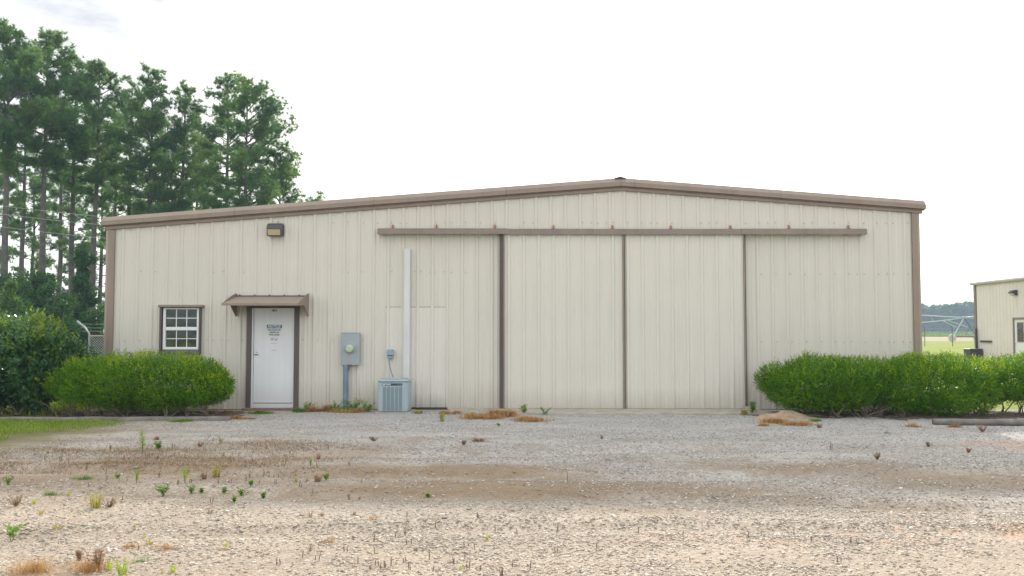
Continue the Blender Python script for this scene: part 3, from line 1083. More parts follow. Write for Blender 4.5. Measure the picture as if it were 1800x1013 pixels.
# window
WF = -.11
wo = [onY(p, 575, WF).x for p in (279.5, 351.4)]
wt, wb = onY(300, 540.5, WF).z, onY(300, 617, WF).z
mb = MB()
mb.box(wo[0], wo[0] + .042, WF + .01, .02, wb - .06, wt)
cas = mb.build('window_casing', M['dark'], B)
mb = MB()
mb.box(wo[1] - .020, wo[1], WF + .02, .02, wb - .06, wt)
mb.build('casing_side', M['dark'], cas)
mb = MB()
mb.box(onY(277.5, 538, WF - .02).x, onY(356, 538, WF - .02).x, WF - .02, .02, wt + .001, onY(300, 536, WF - .02).z, 0, .008)
mb.build('window_header', M['track'], cas)
mb = MB()
mb.box(wo[0] + .043, wo[1] - .021, WF + .02, .02, wb - .075, wb - .002, 0, .01)
mb.build('window_sill', M['sill'], cas)
vx0, vx1, vz0, vz1 = onY(286.5, 575, -.05).x, onY(349.6, 575, -.05).x, onY(300, 614.8, -.05).z, onY(300, 541.2, -.05).z
win = None
mb = MB()
mb.box(vx0, vx0 + .055, -.06, .02, vz0, vz1, 0, .004)
mb.box(vx1 - .042, vx1, -.06, .02, vz0, vz1, 0, .004)
mb.box(vx0 + .055, vx1 - .042, -.059, .02, vz1 - .032, vz1 - .001, 0, .004)
mb.box(vx0 + .055, vx1 - .042, -.059, .02, vz0 + .001, vz0 + .052, 0, .004)
win = mb.build('window', M['vinyl'], B)
mz0, mz1 = onY(300, 581, -.05).z, onY(300, 575, -.05).z
gx0, gx1 = vx0 + .056, vx1 - .043
for a, b, yy_, h in ((mz1, vz1 - .033, -.035, 0), (vz0 + .053, mz0, -.015, 1)):
    mb = MB()
    if not h:
        mb.box(gx0, gx1, -.052, .015, mz0, mz1, 0, .004)
    for k in (1, 2):
        xc = gx0 + (gx1 - gx0) * k / 3
        mb.box(xc - .008, xc + .008, yy_ - .008, yy_ + .004, a, b)
    zc = (a + b) / 2
    for k in range(3):
        xa, xb = gx0 + (gx1 - gx0) * k / 3 + .0085, gx0 + (gx1 - gx0) * (k + 1) / 3 - .0085
        mb.box(xa, xb, yy_ - .0075, yy_ + .004, zc - .008, zc + .008)
    sa = mb.build('sash', M['vinyl'], win)
    mb = MB()
    mb.box(gx0, gx1, yy_ + .005, yy_ + .011, a, b)
    mb.build('pane', M['glass'], win)

# pipe cover, wall lamp, meter, disconnect, air conditioner, signs: things fixed to the wall
lx0, lx1 = onY(709.5, 560, -.1).x, onY(720.5, 560, -.1).x
lc = MB()
lc.box(lx0, lx1, -.12, -.001, .02, onY(715, 437.5, -.1).z, 0, .006)
for z in (wz(480), wz(560)):
    lc.box(lx0 - .002, lx1 + .002, -.122, -.002, z, z + .006)
tag(lc.build('pipe_cover', M['duct']), 'tall narrow white cover strip running up the ivory wall behind the air conditioner', 'pipe cover')


def wall_lamp(px0, px1, py0, py1, label):
    x0, x1 = onY(px0, py0, -.15).x, onY(px1, py0, -.15).x
    z1, z0 = onY(px0, py0, -.15).z, onY(px0, py1, -.15).z
    zm = z0 + (z1 - z0) * .48
    t = thing('wall_lamp', ((x0 + x1) / 2, 0, z0), label, 'lamp')
    mb = MB()
    pr = [(0, -.032, z1 - .0), (0, -.10, z1 + .004), (0, -.17, z1 - .03), (0, -.21, zm + .02), (0, -.21, zm), (0, -.032, zm)]
    mb.prism(pr, (x0, 0, 0), (x1, 0, 0))
    mb.box(x0, x0 + .016, -.19, -.032, z0, zm)
    mb.box(x1 - .028, x1, -.19, -.032, z0, zm)
    mb.box(x0, x1, -.16, -.032, z0 - .012, z0)
    mb.build('housing', M['bronze'], t)
    mb = MB()
    mb.prism([(0, -.205, zm), (0, -.17, z0 + .002), (0, -.05, z0 + .002), (0, -.05, zm)], (x0 + .017, 0, 0), (x1 - .029, 0, 0))
    mb.build('lens', M['lens'], t)
    mb = MB()
    xm = (x0 + x1) / 2 + .01
    mb.tube([(xm, -.045, z1 + .0), (xm, -.045, z1 + .045)], .016, 8)
    mb.tube([(xm, -.045, z1 + .045), (xm, -.045, z1 + .085)], [.022, .016], 8)
    mb.build('photocell', M['galv'], t)


wall_lamp(470, 496, 392.8, 413.8, 'dark bronze wall lamp with amber lens high on the ivory wall above the door')

# electric meter
y0 = -.14
x0, x1 = onY(599, 610, y0).x, onY(632.2, 610, y0).x
z0, z1 = onY(600, 642.2, y0).z, onY(600, 585.3, y0).z
EM = thing('electric_meter', ((x0 + x1) / 2, 0, z0), 'grey electric meter box with round dial and blue grey conduit below', 'electric meter')
mb = MB()
mb.box(x0, x1, y0, -.0305, z0, z1, 0, .008)
mb.box(x0 - .004, x1 + .004, y0 - .005, y0 + .03, z1 - .004, z1 + .006)
mb.box(x0 + .18, x0 + .21, y0 - .012, y0, z0 + .015, z0 + .045)
mb.build('meter_box', M['steel'], EM)
mx_, mz_ = onY(614.0, 613.0, y0 - .09).x, onY(614, 613.0, y0 - .09).z
mb = MB()
mb.tube([(mx_ + .003, y0 + .004, mz_ + .02), (mx_ + .003, y0 - .018, mz_ + .02), (mx_ + .003, y0 - .024, mz_ + .02)], [.125, .125, .112], 28)
mb.build('meter_ring', M['steel'], EM)
mb = MB()
mb.tube([(mx_, y0 - .02, mz_), (mx_, y0 - .08, mz_), (mx_, y0 - .105, mz_), (mx_, y0 - .112, mz_)], [.078, .078, .069, .042], 28, 0)
md = mb.build('meter_dial', painted('pale_dial', (0.50, 0.54, 0.40), .25, .04), EM)
mb = MB()
mb.add([(mx_ + .058 * math.cos(t), y0 - .1135, mz_ - .012 + .050 * math.sin(t)) for t in np.linspace(math.pi, 2 * math.pi, 12)], [tuple(range(12))], 0)
mb.box(mx_ - .05, mx_ + .03, y0 - .1135, y0 - .10, mz_ + .018, mz_ + .026, 1)
mb.build('dial_face', [painted('dial_green', (0.36, 0.52, 0.30), .4, .05), M['scuff']], md)
mb = MB()
cx_ = onY(607.5, 670, -.09).x
zg = 0.0
mb.tube([(cx_, -.09, -.02), (cx_, -.09, z0 + .01)], .050, 16)
mb.tube([(cx_, -.09, z0 - .19), (cx_, -.09, z0 - .175)], .054, 16)
mb.tube([(cx_, -.09, z0 - .05), (cx_, -.09, z0 + .005)], .056, 16)
mb.build('conduit', M['conduit'], EM, smooth=False)
mb = MB()
tx = x0 + .17
mb.tube([(tx, -.09, z0), (tx, -.09, z0 - .05)], .014, 8, 1)
mb.tube([(tx, -.09, z0 - .04), (tx - .005, -.10, z0 - .08), (tx - .035, -.10, z0 - .13)], .009, 6, 0)
mb.build('ground_clamp', [M['dark'], M['rust']], EM)

# disconnect box
y0 = -.12
x0, x1 = onY(679.8, 620, y0).x, onY(691.3, 620, y0).x
z0, z1 = onY(685, 630.2, y0).z, onY(685, 614.8, y0).z
DB = thing('disconnect_box', ((x0 + x1) / 2, 0, z0), 'small blue grey switch box with a hanging cable above the air conditioner', 'switch box')
mb = MB()
mb.box(x0, x1, y0, -.0305, z0 + .05, z1, 0, .006)
mb.box(x0 + .012, x1 - .008, y0 + .01, -.0305, z0, z0 + .049, 0, .004)
mb.box(x0 + .01, x1 - .01, y0 - .004, y0 + .002, z0 + .055, z0 + .068, 1)
mb.build('switch_cover', [M['conduit'] if False else painted('blue_grey_switch', (0.255, 0.335, 0.385), .45, .05), M['dark']], DB)
mb = MB()
pts = [(684.0, 630), (684.3, 637), (685.4, 645), (687.5, 654), (690.2, 661), (693.5, 668)]
mb.tube([onY(a, b, -.09 - .03 * i) for i, (a, b) in enumerate(pts)], .012, 8)
mb.build('cable', painted('grey_cable', (0.22, 0.25, 0.275), .5, .05), DB, smooth=True)

# air conditioner
ay0, ay1 = -.92, -.30
x0, x1 = onY(664.2, 690, ay0).x, onY(717.6, 690, ay0).x
az0, az1 = 0.015, onY(690, 668.5, ay0).z
AC = thing('air_conditioner', ((x0 + x1) / 2, (ay0 + ay1) / 2, 0), 'blue grey outdoor air conditioner unit with louvred front standing on the gravel', 'air conditioner')
mb = MB()
mb.box(x0, x1, ay0, ay1, az0, az1 - .035, 0, .02)
cab = mb.build('cabinet', M['acblue'], AC)
mb = MB()
mb.box(x0 - .008, x1 + .008, ay0 - .008, ay1 + .008, az1 - .034, az1 + .004, 0, .012)
for t in (.06, .28, .5, .72, .94):
    xx = x0 + (x1 - x0) * t
    mb.box(xx - .006, xx + .006, ay0 - .013, ay0 - .006, az1 - .030, az1 - .018, 1)
cx_, cy_ = (x0 + x1) / 2, (ay0 + ay1) / 2
for r_ in (.08, .14, .20, .26):
    mb.tube([(cx_ + r_ * math.cos(t), cy_ + r_ * math.sin(t), az1 + .016) for t in np.linspace(0, 2 * math.pi, 25)], .005, 5, 0, False)
mb.build('top_cover', [M['acblue'], M['dark']], AC)
wd = x1 - x0
for k in range(5):
    a = x0 + wd * (.165 + .133 * k)
    b = a + wd * .098
    mb = MB()
    zt_ = az1 - .13
    nsl = 26
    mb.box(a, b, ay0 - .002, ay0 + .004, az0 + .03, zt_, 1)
    for s_ in range(nsl):
        zz = az0 + .035 + (zt_ - az0 - .05) * s_ / (nsl - 1)
        mb.prism([(0, -.002, 0), (0, -.010, -.004), (0, -.010, .002), (0, -.002, .010)], (a + .002, ay0, zz), (b - .002, ay0, zz), 0)
    mb.build('louver', [M['louvre'], M['acdark']], AC)
mb = MB()
bx0, bx1 = x0 + wd * .15, x0 + wd * .80
bz0, bz1 = az1 - .105, az1 - .062
mb.box(bx0, bx1, ay0 - .006, ay0 + .002, bz0, bz1)
bd = mb.build('name_badge', painted('badge_navy', (0.03, 0.045, 0.075), .4, .05), AC)
zc = (bz0 + bz1) / 2
text('badge_lettering', 'TRANE', .040, M['signwhite'], bd, (bx0 + (bx1 - bx0) * .28, ay0 - .0068, zc), bold=.0012, width=(bx1 - bx0) * .27)
text('badge_lettering', 'XE 1000', .030, M['steel'], bd, (bx0 + (bx1 - bx0) * .85, ay0 - .0068, zc), width=(bx1 - bx0) * .2)
mb = MB()
mb.tube([(bx0 + .03, ay0 - .0085, zc), (bx0 + .03, ay0 - .005, zc)], .017, 16)
mb.build('badge_emblem', M['signwhite'], bd)
mb = MB()
mb.box(x0 - .06, x1 + .06, ay0 - .03, ay1 + .05, -.03, .014, 0, .008)
mb.build('base_pad', M['concrete'], AC)

# signs on the entry door
sx0, sx1 = onY(468.3, 580, -.015).x, onY(496.2, 580, -.015).x
sz1_, sz0_ = onY(480, 570.5, -.015).z, onY(480, 591.5, -.015).z
SG = thing('notice_sign', ((sx0 + sx1) / 2, -.013, sz0_), 'white paper notice with blue heading about food and drink on the white door', 'sign')
mb = MB()
mb.box(sx0, sx1, -.0155, -.0125, sz0_, sz1_)
mb.build('board', M['signwhite'], SG)
hb = onY(480, 577.4, -.015).z
mb = MB()
mb.box(sx0 + .008, sx1 - .008, -.0165, -.0156, hb, sz1_ - .006)
mb.build('heading_band', M['signblue'], SG)
sc = (sx0 + sx1) / 2
text('lettering', 'NOTICE', .085, M['signwhite'], SG, (sc, -.0174, (hb + sz1_ - .006) / 2), .25, .0025, .27)
for ln, py, w_ in (('NO FOOD OR', 580.4, .27), ('DRINK IN', 584.6, .195), ('THIS AREA', 588.9, .225)):
    text('lettering', ln, .042, M['black'], SG, (sc, -.0164, onY(480, py, -.015).z), 0, .0014, w_)
sx0, sx1 = onY(475.2, 597, -.015).x, onY(489.2, 597, -.015).x
sz1_, sz0_ = onY(480, 592.6, -.015).z, onY(480, 600, -.015).z
SG = thing('picture_sign', ((sx0 + sx1) / 2, -.013, sz0_), 'small white sticker with two black marks just below the blue headed notice', 'sign')
mb = MB()
mb.box(sx0, sx1, -.0150, -.0125, sz0_, sz1_)
mb.build('board', painted('sticker_white', (.66, .68, .69), .5, .03), SG)
mb = MB()
zc = (sz0_ + sz1_) / 2
for cx_, sg in ((sx0 + .045, 1), (sx1 - .045, -1)):
    mb.tube([(cx_ - .022, -.0158, zc + sg * .012), (cx_ - .008, -.0158, zc - .015), (cx_ + .004, -.0158, zc - .008)], .006, 6)
    mb.tube([(cx_ + .006, -.0158, zc + .004), (cx_ + .020, -.0158, zc + .014 * sg + .004)], .006, 6)
    mb.build('pictogram', M['black'], SG)
    mb = MB()

# concrete apron in front of the sliding doors, with a spur kerb to the right
mb = MB()
mb.box(wx(790), wx(1316), -1.05, -.03, -.06, .016, 0, .012)
o = structure(mb.build('concrete_apron', M['concrete']))
mb = MB()
a, b = onY(1312, 719, -.1), onZ(1352, 731)
mb.prism([(-.09, 0, -.05), (.09, 0, -.05), (.08, 0, .06), (-.08, 0, .06)], (a.x + .02, -.12, 0), (b.x, b.y, 0))
tag(mb.build('kerb', M['concrete']), 'short slanting concrete kerb between the right sliding door and the round hedge', 'kerb')

# ------------------------------------------------------------------ timbers, mulch beds, mound


def log(name, a, b, r, label, cat_, sag=.01, seed=0):
    rg = random.Random(seed)
    mb = MB()
    n = 22
    pts = [a.lerp(b, i / (n - 1)) + Vector((0, rg.uniform(-.006, .006), rg.uniform(-.004, .004))) for i in range(n)]
    mb.tube(pts, [r * rg.uniform(.93, 1.05) for _ in range(n)], 10)
    tag(mb.build(name, M['timber'], smooth=True), label, cat_)


a, b = onZ(1643, 746), onZ(1960, 746)
log('landscape_timber', Vector((a.x, a.y + .05, .035)), Vector((b.x, b.y - .05, .03)), .056, 'grey round landscape timber lying in front of the right hedge', 'timber', seed=1)
a, b = onZ(-160, 740), onZ(405, 737)
log('landscape_timber', Vector((a.x, a.y, .0)), Vector((b.x, b.y, -.012)), .065, 'long thin weathered timber edging between the lawn and the left shrubs', 'timber', seed=2)


def bed(name, x0, x1, y0, y1, mat, h=.05, seed=0, kind='structure'):
    n, m_ = 90, 34
    X, Y = np.meshgrid(np.linspace(x0, x1, n), np.linspace(y0, y1, m_))
    u, v = (X - x0) / (x1 - x0), (Y - y0) / (y1 - y0)
    edge = np.clip(np.minimum(np.minimum(u * 8, (1 - u) * 8), np.minimum(v * 3, (1 - v) * 3)), 0, 1)
    Z = (h * edge * (0.6 + .6 * vnoise(X * 3, Y * 3, seed)) + .02 * (vnoise(X * 9, Y * 9, seed + 1) - .5)) - .03
    i = (np.arange(m_ - 1)[:, None] * n + np.arange(n - 1)[None]).ravel()
    o = fast(name, np.stack([X.ravel(), Y.ravel(), Z.ravel()], 1), np.stack([i, i + 1, i + n + 1, i + n], 1), mat, smooth=True)
    o['kind'] = kind
    return o


bed('mulch_bed', onZ(60, 730).x, onZ(425, 730).x, -1.95, -.05, M['mulch'], seed=3)
bed('mulch_bed', onZ(1335, 735).x, onZ(1980, 735).x, -2.35, -.05, M['mulch'], seed=5)
# sand mound under the edge of the right hedge
c0 = onZ(1388, 737)
n = 48
X, Y = np.meshgrid(np.linspace(-.95, .95, n), np.linspace(-.55, .55, n))
rr = np.sqrt((X / .9) ** 2 + (Y / .5) ** 2)
Z = .105 * np.exp(-(rr * 1.9) ** 2) * (0.55 + .9 * vnoise(X * 5 + 5, Y * 5 + 5, 4)) + .07 * np.clip(1 - rr, 0, 1) + .035 * (vnoise(X * 13 + 29, Y * 13 + 9, 6) - .5) - .05
i = (np.arange(n - 1)[:, None] * n + np.arange(n - 1)[None]).ravel()
o = fast('sand_mound', np.stack([(X + c0.x).ravel(), (Y + c0.y + .25).ravel(), Z.ravel()], 1), np.stack([i, i + 1, i + n + 1, i + n], 1), M['sand'], smooth=True)
o['kind'] = 'structure'

# ------------------------------------------------------------------ shrubs


def shrub(name, cx, cy, ax, ay, z0, z1, label, leaf, new, seed, leaf_len=.024, leaf_w=.0145, density=900, ex=2.7, lump=.15,
          new_frac=.10, stems=26, group=None, open_bottom=.0, sprig=.085, catg='hedge'):
    rng = np.random.default_rng(seed)
    t = thing(name, (cx, cy, 0), label, catg, group)
    az, cz = (z1 - z0) / 2, (z1 + z0) / 2
    area = 4 * math.pi * ((ax * ay) ** 1.6 / 3 + (ax * az) ** 1.6 / 3 + (ay * az) ** 1.6 / 3) ** (1 / 1.6)

    def surf(n, shrink):
        # points on a superellipsoid by direction, area-weighted by rejection
        out = []
        while sum(len(o_) for o_ in out) < n:
            d = rng.normal(size=(n, 3)) * np.array([ax, ay, az])
            r = 1.0 / (np.abs(d[:, 0] / ax) ** ex + np.abs(d[:, 1] / ay) ** ex + np.abs(d[:, 2] / az) ** ex) ** (1 / ex)
            p = d * r[:, None]
            out.append(p)
        p = np.concatenate(out)[:n]
        q_ = p + np.array([seed * 1.7, 0, 0])
        nz = (vnoise(q_[:, 0] * 2.6 + 5, q_[:, 2] * 2.6 + q_[:, 1] * 2.1 + 9, seed) - .5) + .5 * (vnoise(q_[:, 0] * 6.5, q_[:, 2] * 6.5 + q_[:, 1] * 5, seed + 1) - .5)
        # under-side is ragged: hollows where stems show
        nrm = unit(np.sign(p) * np.abs(p / np.array([ax, ay, az])) ** (ex - 1) / np.array([ax, ay, az]))
        k = 1 + lump * nz * 1.6
        low_ = np.clip((-.25 - p[:, 2] / az) / .75, 0, 1)
        k -= open_bottom * low_ * (0.4 + .9 * vnoise(q_[:, 0] * 3.1, q_[:, 1] * 3 + 3, seed + 2))
        p = p * k[:, None]
        p -= nrm * shrink[:, None] if isinstance(shrink, np.ndarray) else nrm * shrink
        return p + np.array([cx, cy, cz]), nrm

    n = int(area * density)
    depth = rng.random(n) ** 1.6 * .16
    p, nrm = surf(n, depth)
    axis = unit(nrm * .8 + np.array([0, 0, .75]) + rng.normal(size=(n, 3)) * .35)
    # leaf tufts on short sprigs, denser and sparser by patches
    gap = vnoise(p[:, 0] * 5 + seed, p[:, 2] * 5 + p[:, 1] * 3, seed + 7)
    ok = gap + rng.random(n) * .6 > .42
    p, nrm, axis, depth = p[ok], nrm[ok], axis[ok], depth[ok]
    n = len(p)
    isnew_sunlit = (rng.random(n) < new_frac * np.clip(.2 + 2.2 * (vnoise(p[:, 0] * 3 + 3, p[:, 2] * 2 + p[:, 1] * 2, seed + 9) - .25), 0, 2) * np.clip((nrm[:, 2] + .35) * 1.2, 0, 1.4)) & (depth < .07)  # pale shoots on upper faces: new growth, and sunlit hedge tops put into colour

    def tuft(sel, m_, L, lenf, mat, nm):
        pp, aa = p[sel], axis[sel]
        k = len(pp)
        if not k:
            return
        hgt = np.repeat(np.linspace(0, 1, m_)[None], k, 0)
        base = pp[:, None] + aa[:, None] * (hgt * L * (.6 + .8 * rng.random((k, 1))))[..., None]
        ang = hgt * 9 + 6.28 * rng.random((k, 1))
        u = unit(np.cross(aa, rng.normal(size=(k, 3))))
        v = np.cross(aa, u)
        dr = u[:, None] * np.cos(ang)[..., None] + v[:, None] * np.sin(ang)[..., None] + aa[:, None] * (.35 + .8 * hgt[..., None])
        V, Fc = leaves(base.reshape(-1, 3), dr.reshape(-1, 3), leaf_len * lenf, leaf_w * lenf, rng)
        fast(nm, V, Fc, mat, t)

    tuft(~isnew_sunlit, 9, sprig, 1.0, leaf, 'leaves')
    tuft(isnew_sunlit, 11, sprig * 1.45, 1.05, new, 'new_sunlit_shoots')
    # a thinner inner filling of the same leaves keeps the shrub opaque
    n2 = int(area * 1150)
    p2, nr2 = surf(n2, .09 + .25 * rng.random(n2))
    V, Fc = leaves(p2, nr2 + rng.normal(size=(n2, 3)) * .8, leaf_len * 2.4, leaf_w * 3.0, rng)
    fast('inner_leaves', V, Fc, leaf, t)
    # stems
    mb = MB()
    rg = random.Random(seed)
    for k in range(stems):
        bx, by = cx + rg.uniform(-.82, .82) * ax, cy + rg.uniform(-.7, .35) * ay
        for j in range(rg.randint(2, 4)):
            ex_ = bx + rg.uniform(-.26, .26)
            ey_ = by + rg.uniform(-.42, .2)
            ez_ = z0 + rg.uniform(.02, .30) * (z1 - z0)
            m1 = Vector((bx + (ex_ - bx) * .35 + rg.uniform(-.05, .05), by + (ey_ - by) * .4, ez_ * .45))
            m2 = Vector((bx + (ex_ - bx) * .75 + rg.uniform(-.05, .05), by + (ey_ - by) * .75, ez_ * .8))
            mb.tube([(bx, by, -.03), m1, m2, (ex_, ey_, ez_)], [.013, .010, .007, .004], 5)
    mb.build('stems', M['twig'], t)
    return t


def px_shrub(px0, px1, pytop, pybot, depth_y, ay, *a_, **k_):
    l_, r_ = onY(px0, 680, depth_y).x, onY(px1, 680, depth_y).x
    zt_ = onY(900, pytop, depth_y).z
    return shrub(a_[0], (l_ + r_) / 2, depth_y, (r_ - l_) / 2, ay, k_.pop('z0', .10), zt_, *a_[1:], **k_)


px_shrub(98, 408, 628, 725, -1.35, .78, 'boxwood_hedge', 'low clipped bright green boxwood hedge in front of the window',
         M['box'], M['boxnew_sunlit'], 31, new_frac=.36, open_bottom=.24, z0=.02, ex=2.6)  # extra shoots paint a sunlit highlight on this hedge's top
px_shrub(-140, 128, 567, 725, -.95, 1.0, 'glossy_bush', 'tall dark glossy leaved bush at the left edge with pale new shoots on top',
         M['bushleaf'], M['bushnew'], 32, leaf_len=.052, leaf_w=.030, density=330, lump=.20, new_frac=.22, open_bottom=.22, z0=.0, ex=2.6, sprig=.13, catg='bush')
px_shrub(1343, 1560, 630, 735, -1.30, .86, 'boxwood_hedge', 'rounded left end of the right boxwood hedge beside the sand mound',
         M['box'], M['boxnew_sunlit'], 33, new_frac=.14, open_bottom=.12, z0=.0, ex=2.5)
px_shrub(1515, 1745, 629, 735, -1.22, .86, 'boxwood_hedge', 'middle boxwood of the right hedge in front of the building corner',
         M['box'], M['boxnew_sunlit'], 34, new_frac=.18, open_bottom=.10, z0=-.02, ex=2.7)
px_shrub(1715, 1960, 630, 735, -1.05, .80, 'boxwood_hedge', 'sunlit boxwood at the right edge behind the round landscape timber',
         M['box'], M['boxnew_sunlit'], 35, new_frac=.24, open_bottom=.30, z0=.06, ex=2.7)

# ------------------------------------------------------------------ pines


def pine(px, pytop, dist, crown_r, base_frac, label, seed, lean=0.0, dens=1.0, asym=0.0, name='pine_tree'):
    rng = np.random.default_rng(seed)
    y = dist - D
    top = onY(px, pytop, y)
    H = top.z + .1
    x0 = top.x - lean * H
    t = thing(name, (x0, y, -.07), label, 'tree', 'pines behind the building')
    # trunk
    n = 14
    zz = np.linspace(0, H * .985, n)
    wob = .16 * (vnoise(zz * .25 + seed, zz * 0, seed) - .5)
    tx = x0 + lean * zz + wob
    ty = y + .16 * (vnoise(zz * .25, zz * 0 + 5, seed) - .5)
    r0 = .0105 * H + .04
    rad = [r0 * (1 - .86 * (k / (n - 1)) ** 1.15) for k in range(n)]
    rad[0] *= 1.25
    mb = MB()
    mb.tube([(tx[k], ty[k], zz[k] - .07) for k in range(n)], rad, 9)
    mb.build('trunk', M['bark'], t, smooth=True)
    zb = H * base_frac
    br = MB()
    roots, dirs = [], []
    nb = int(42 * dens)
    for k in range(nb):
        u = (k + rng.random()) / nb                       # 0 crown base .. 1 top
        z = zb + (H - zb) * u
        cx, cy = np.interp(z, zz, tx), np.interp(z, zz, ty)
        prof_ = (0.55 + .45 * min(1, u / .25)) * (1 - max(0, u - .35) ** 1.4 * 1.35)
        a = 2.4 * k + rng.normal() * .5
        L = crown_r * max(.16, prof_) * (.55 + .6 * rng.random())
        if asym:
            L *= 1 + asym * math.cos(a)
        el = -.10 + .75 * u + rng.normal() * .12
        if u < .2 and rng.random() < .45:
            L *= .55
        pts = []
        m_ = 6
        for j in range(m_):
            s = j / (m_ - 1)
            rr_ = L * s
            pts.append(Vector((cx + math.cos(a + .25 * s * rng.normal()) * rr_ * math.cos(el),
                               cy + math.sin(a) * rr_ * math.cos(el),
                               z + rr_ * math.sin(el) + L * .22 * s * s)))
        br.tube(pts, [max(.02, .032 + .014 * L) * (1 - .8 * j / (m_ - 1)) for j in range(m_)], 4, 0, False)
        # twig ends in flat clouds along the outer part of the limb
        m2 = max(6, int(13.5 * L * dens ** .3))
        s = .35 + .65 * rng.random(m2) ** .8
        idx = s * (m_ - 1)
        i0 = np.minimum(idx.astype(int), m_ - 2)
        P_ = np.array([list(p_) for p_ in pts])
        ctr = P_[i0] + (P_[i0 + 1] - P_[i0]) * (idx - i0)[:, None]
        spread = (.12 + .30 * L * s * .40)[:, None]
        off = rng.normal(size=(m2, 3)) * spread * np.array([.75, .75, .42]) + np.array([0, 0, .10])
        end = ctr + off
        roots.append(end)
        dirs.append(unit(off + unit(P_[-1] - P_[0])[None] * .5 + np.array([0, 0, .45])))
        for j in range(0, m2, 2):
            br.tube([ctr[j], end[j]], [.010, .006], 3, 0, False)
    br.build('limbs', M['bark'], t)
    Rt, Dr = np.concatenate(roots), np.concatenate(dirs)
    # tufts: each root gets several needle fans close together
    rep = 2
    Rt = np.repeat(Rt, rep, 0) + rng.normal(size=(len(Rt) * rep, 3)) * .10
    Dr = unit(np.repeat(Dr, rep, 0) + rng.normal(size=(len(Rt), 3)) * .5)
    q_ = 20
    nd = unit(np.repeat(Dr, q_, 0) * .75 + unit(rng.normal(size=(len(Rt) * q_, 3))))
    b0 = np.repeat(Rt, q_, 0)
    V, Fc = needles(b0, nd, .32, .036, rng)
    fast('crown', V, Fc, M['pine'], t)
    return t


PN = [(20, 64, 54, 3.3, .56, 'tallest pine at the left edge with a bare grey lower trunk', 101, 0.0, 1.25),
      (84, 78, 57, 3.3, .57, 'second tall pine from the left edge with broad crown', 102, 0.0, 1.2),
      (135, 112, 64, 2.6, .55, 'pine just right of the second tall pine, its crown half hidden', 103, .0, 1.0),
      (176, 124, 60, 2.6, .52, 'pine rising directly above the left corner of the metal building', 104, .012, 1.1),
      (232, 152, 68, 2.5, .42, 'pine just right of the building corner, behind its neighbours', 105, 0.0, 1.0),
      (268, 136, 61, 2.9, .42, 'full crowned pine above the left eave of the building', 106, -.004, 1.25),
      (326, 162, 63, 2.6, .36, 'pine with dense dark crown between the full pine and the right group', 107, .01, 1.2),
      (400, 146, 62, 2.6, .44, 'left one of the two close trunks in the right hand pine group', 108, -.004, 1.1),
      (436, 160, 58, 3.6, .36, 'pine at the right end of the group with long limbs reaching right', 109, .0, 1.25, .22),
      (492, 272, 60, 3.1, .22, 'short pine at the far right of the trees, just above the roof', 110, .0, 1.1),
      (348, 228, 70, 2.6, .30, 'lower pine behind the dense dark crowned pine', 111, 0.0, 1.0),
      (46, 170, 76, 2.6, .42, 'thin pine set back between the two tallest pines', 112, 0.0, .9),
      (112, 190, 80, 2.6, .38, 'thin pine set back behind the second tall pine', 113, 0.0, .9),
      (290, 215, 77, 2.6, .30, 'thin pine set back behind the full crowned pine', 114, 0.0, 1.0),
      (205, 200, 80, 2.6, .32, 'thin pine set back, its crown low above the roof corner', 115, 0.0, .9),
      (-12, 262, 84, 3.0, .16, 'low bushy pine far back behind the left edge trunks', 118, 0.0, 1.1),
      (62, 285, 88, 2.9, .14, 'low bushy pine far back, seen between the two tallest trunks', 119, 0.0, 1.1),
      (128, 300, 86, 2.9, .14, 'low bushy pine far back, left of the vine covered trunk', 120, 0.0, 1.1),
      (182, 262, 90, 2.8, .14, 'low bushy pine far back at the building corner', 121, 0.0, 1.1),
      (-48, 90, 58, 3.2, .50, 'pine cut off by the left picture edge', 116, 0.0, 1.1),
      (-120, 120, 62, 3.0, .50, 'pine beyond the left picture edge', 117, 0.0, 1.0)]
for a_ in PN:
    pine(*a_)


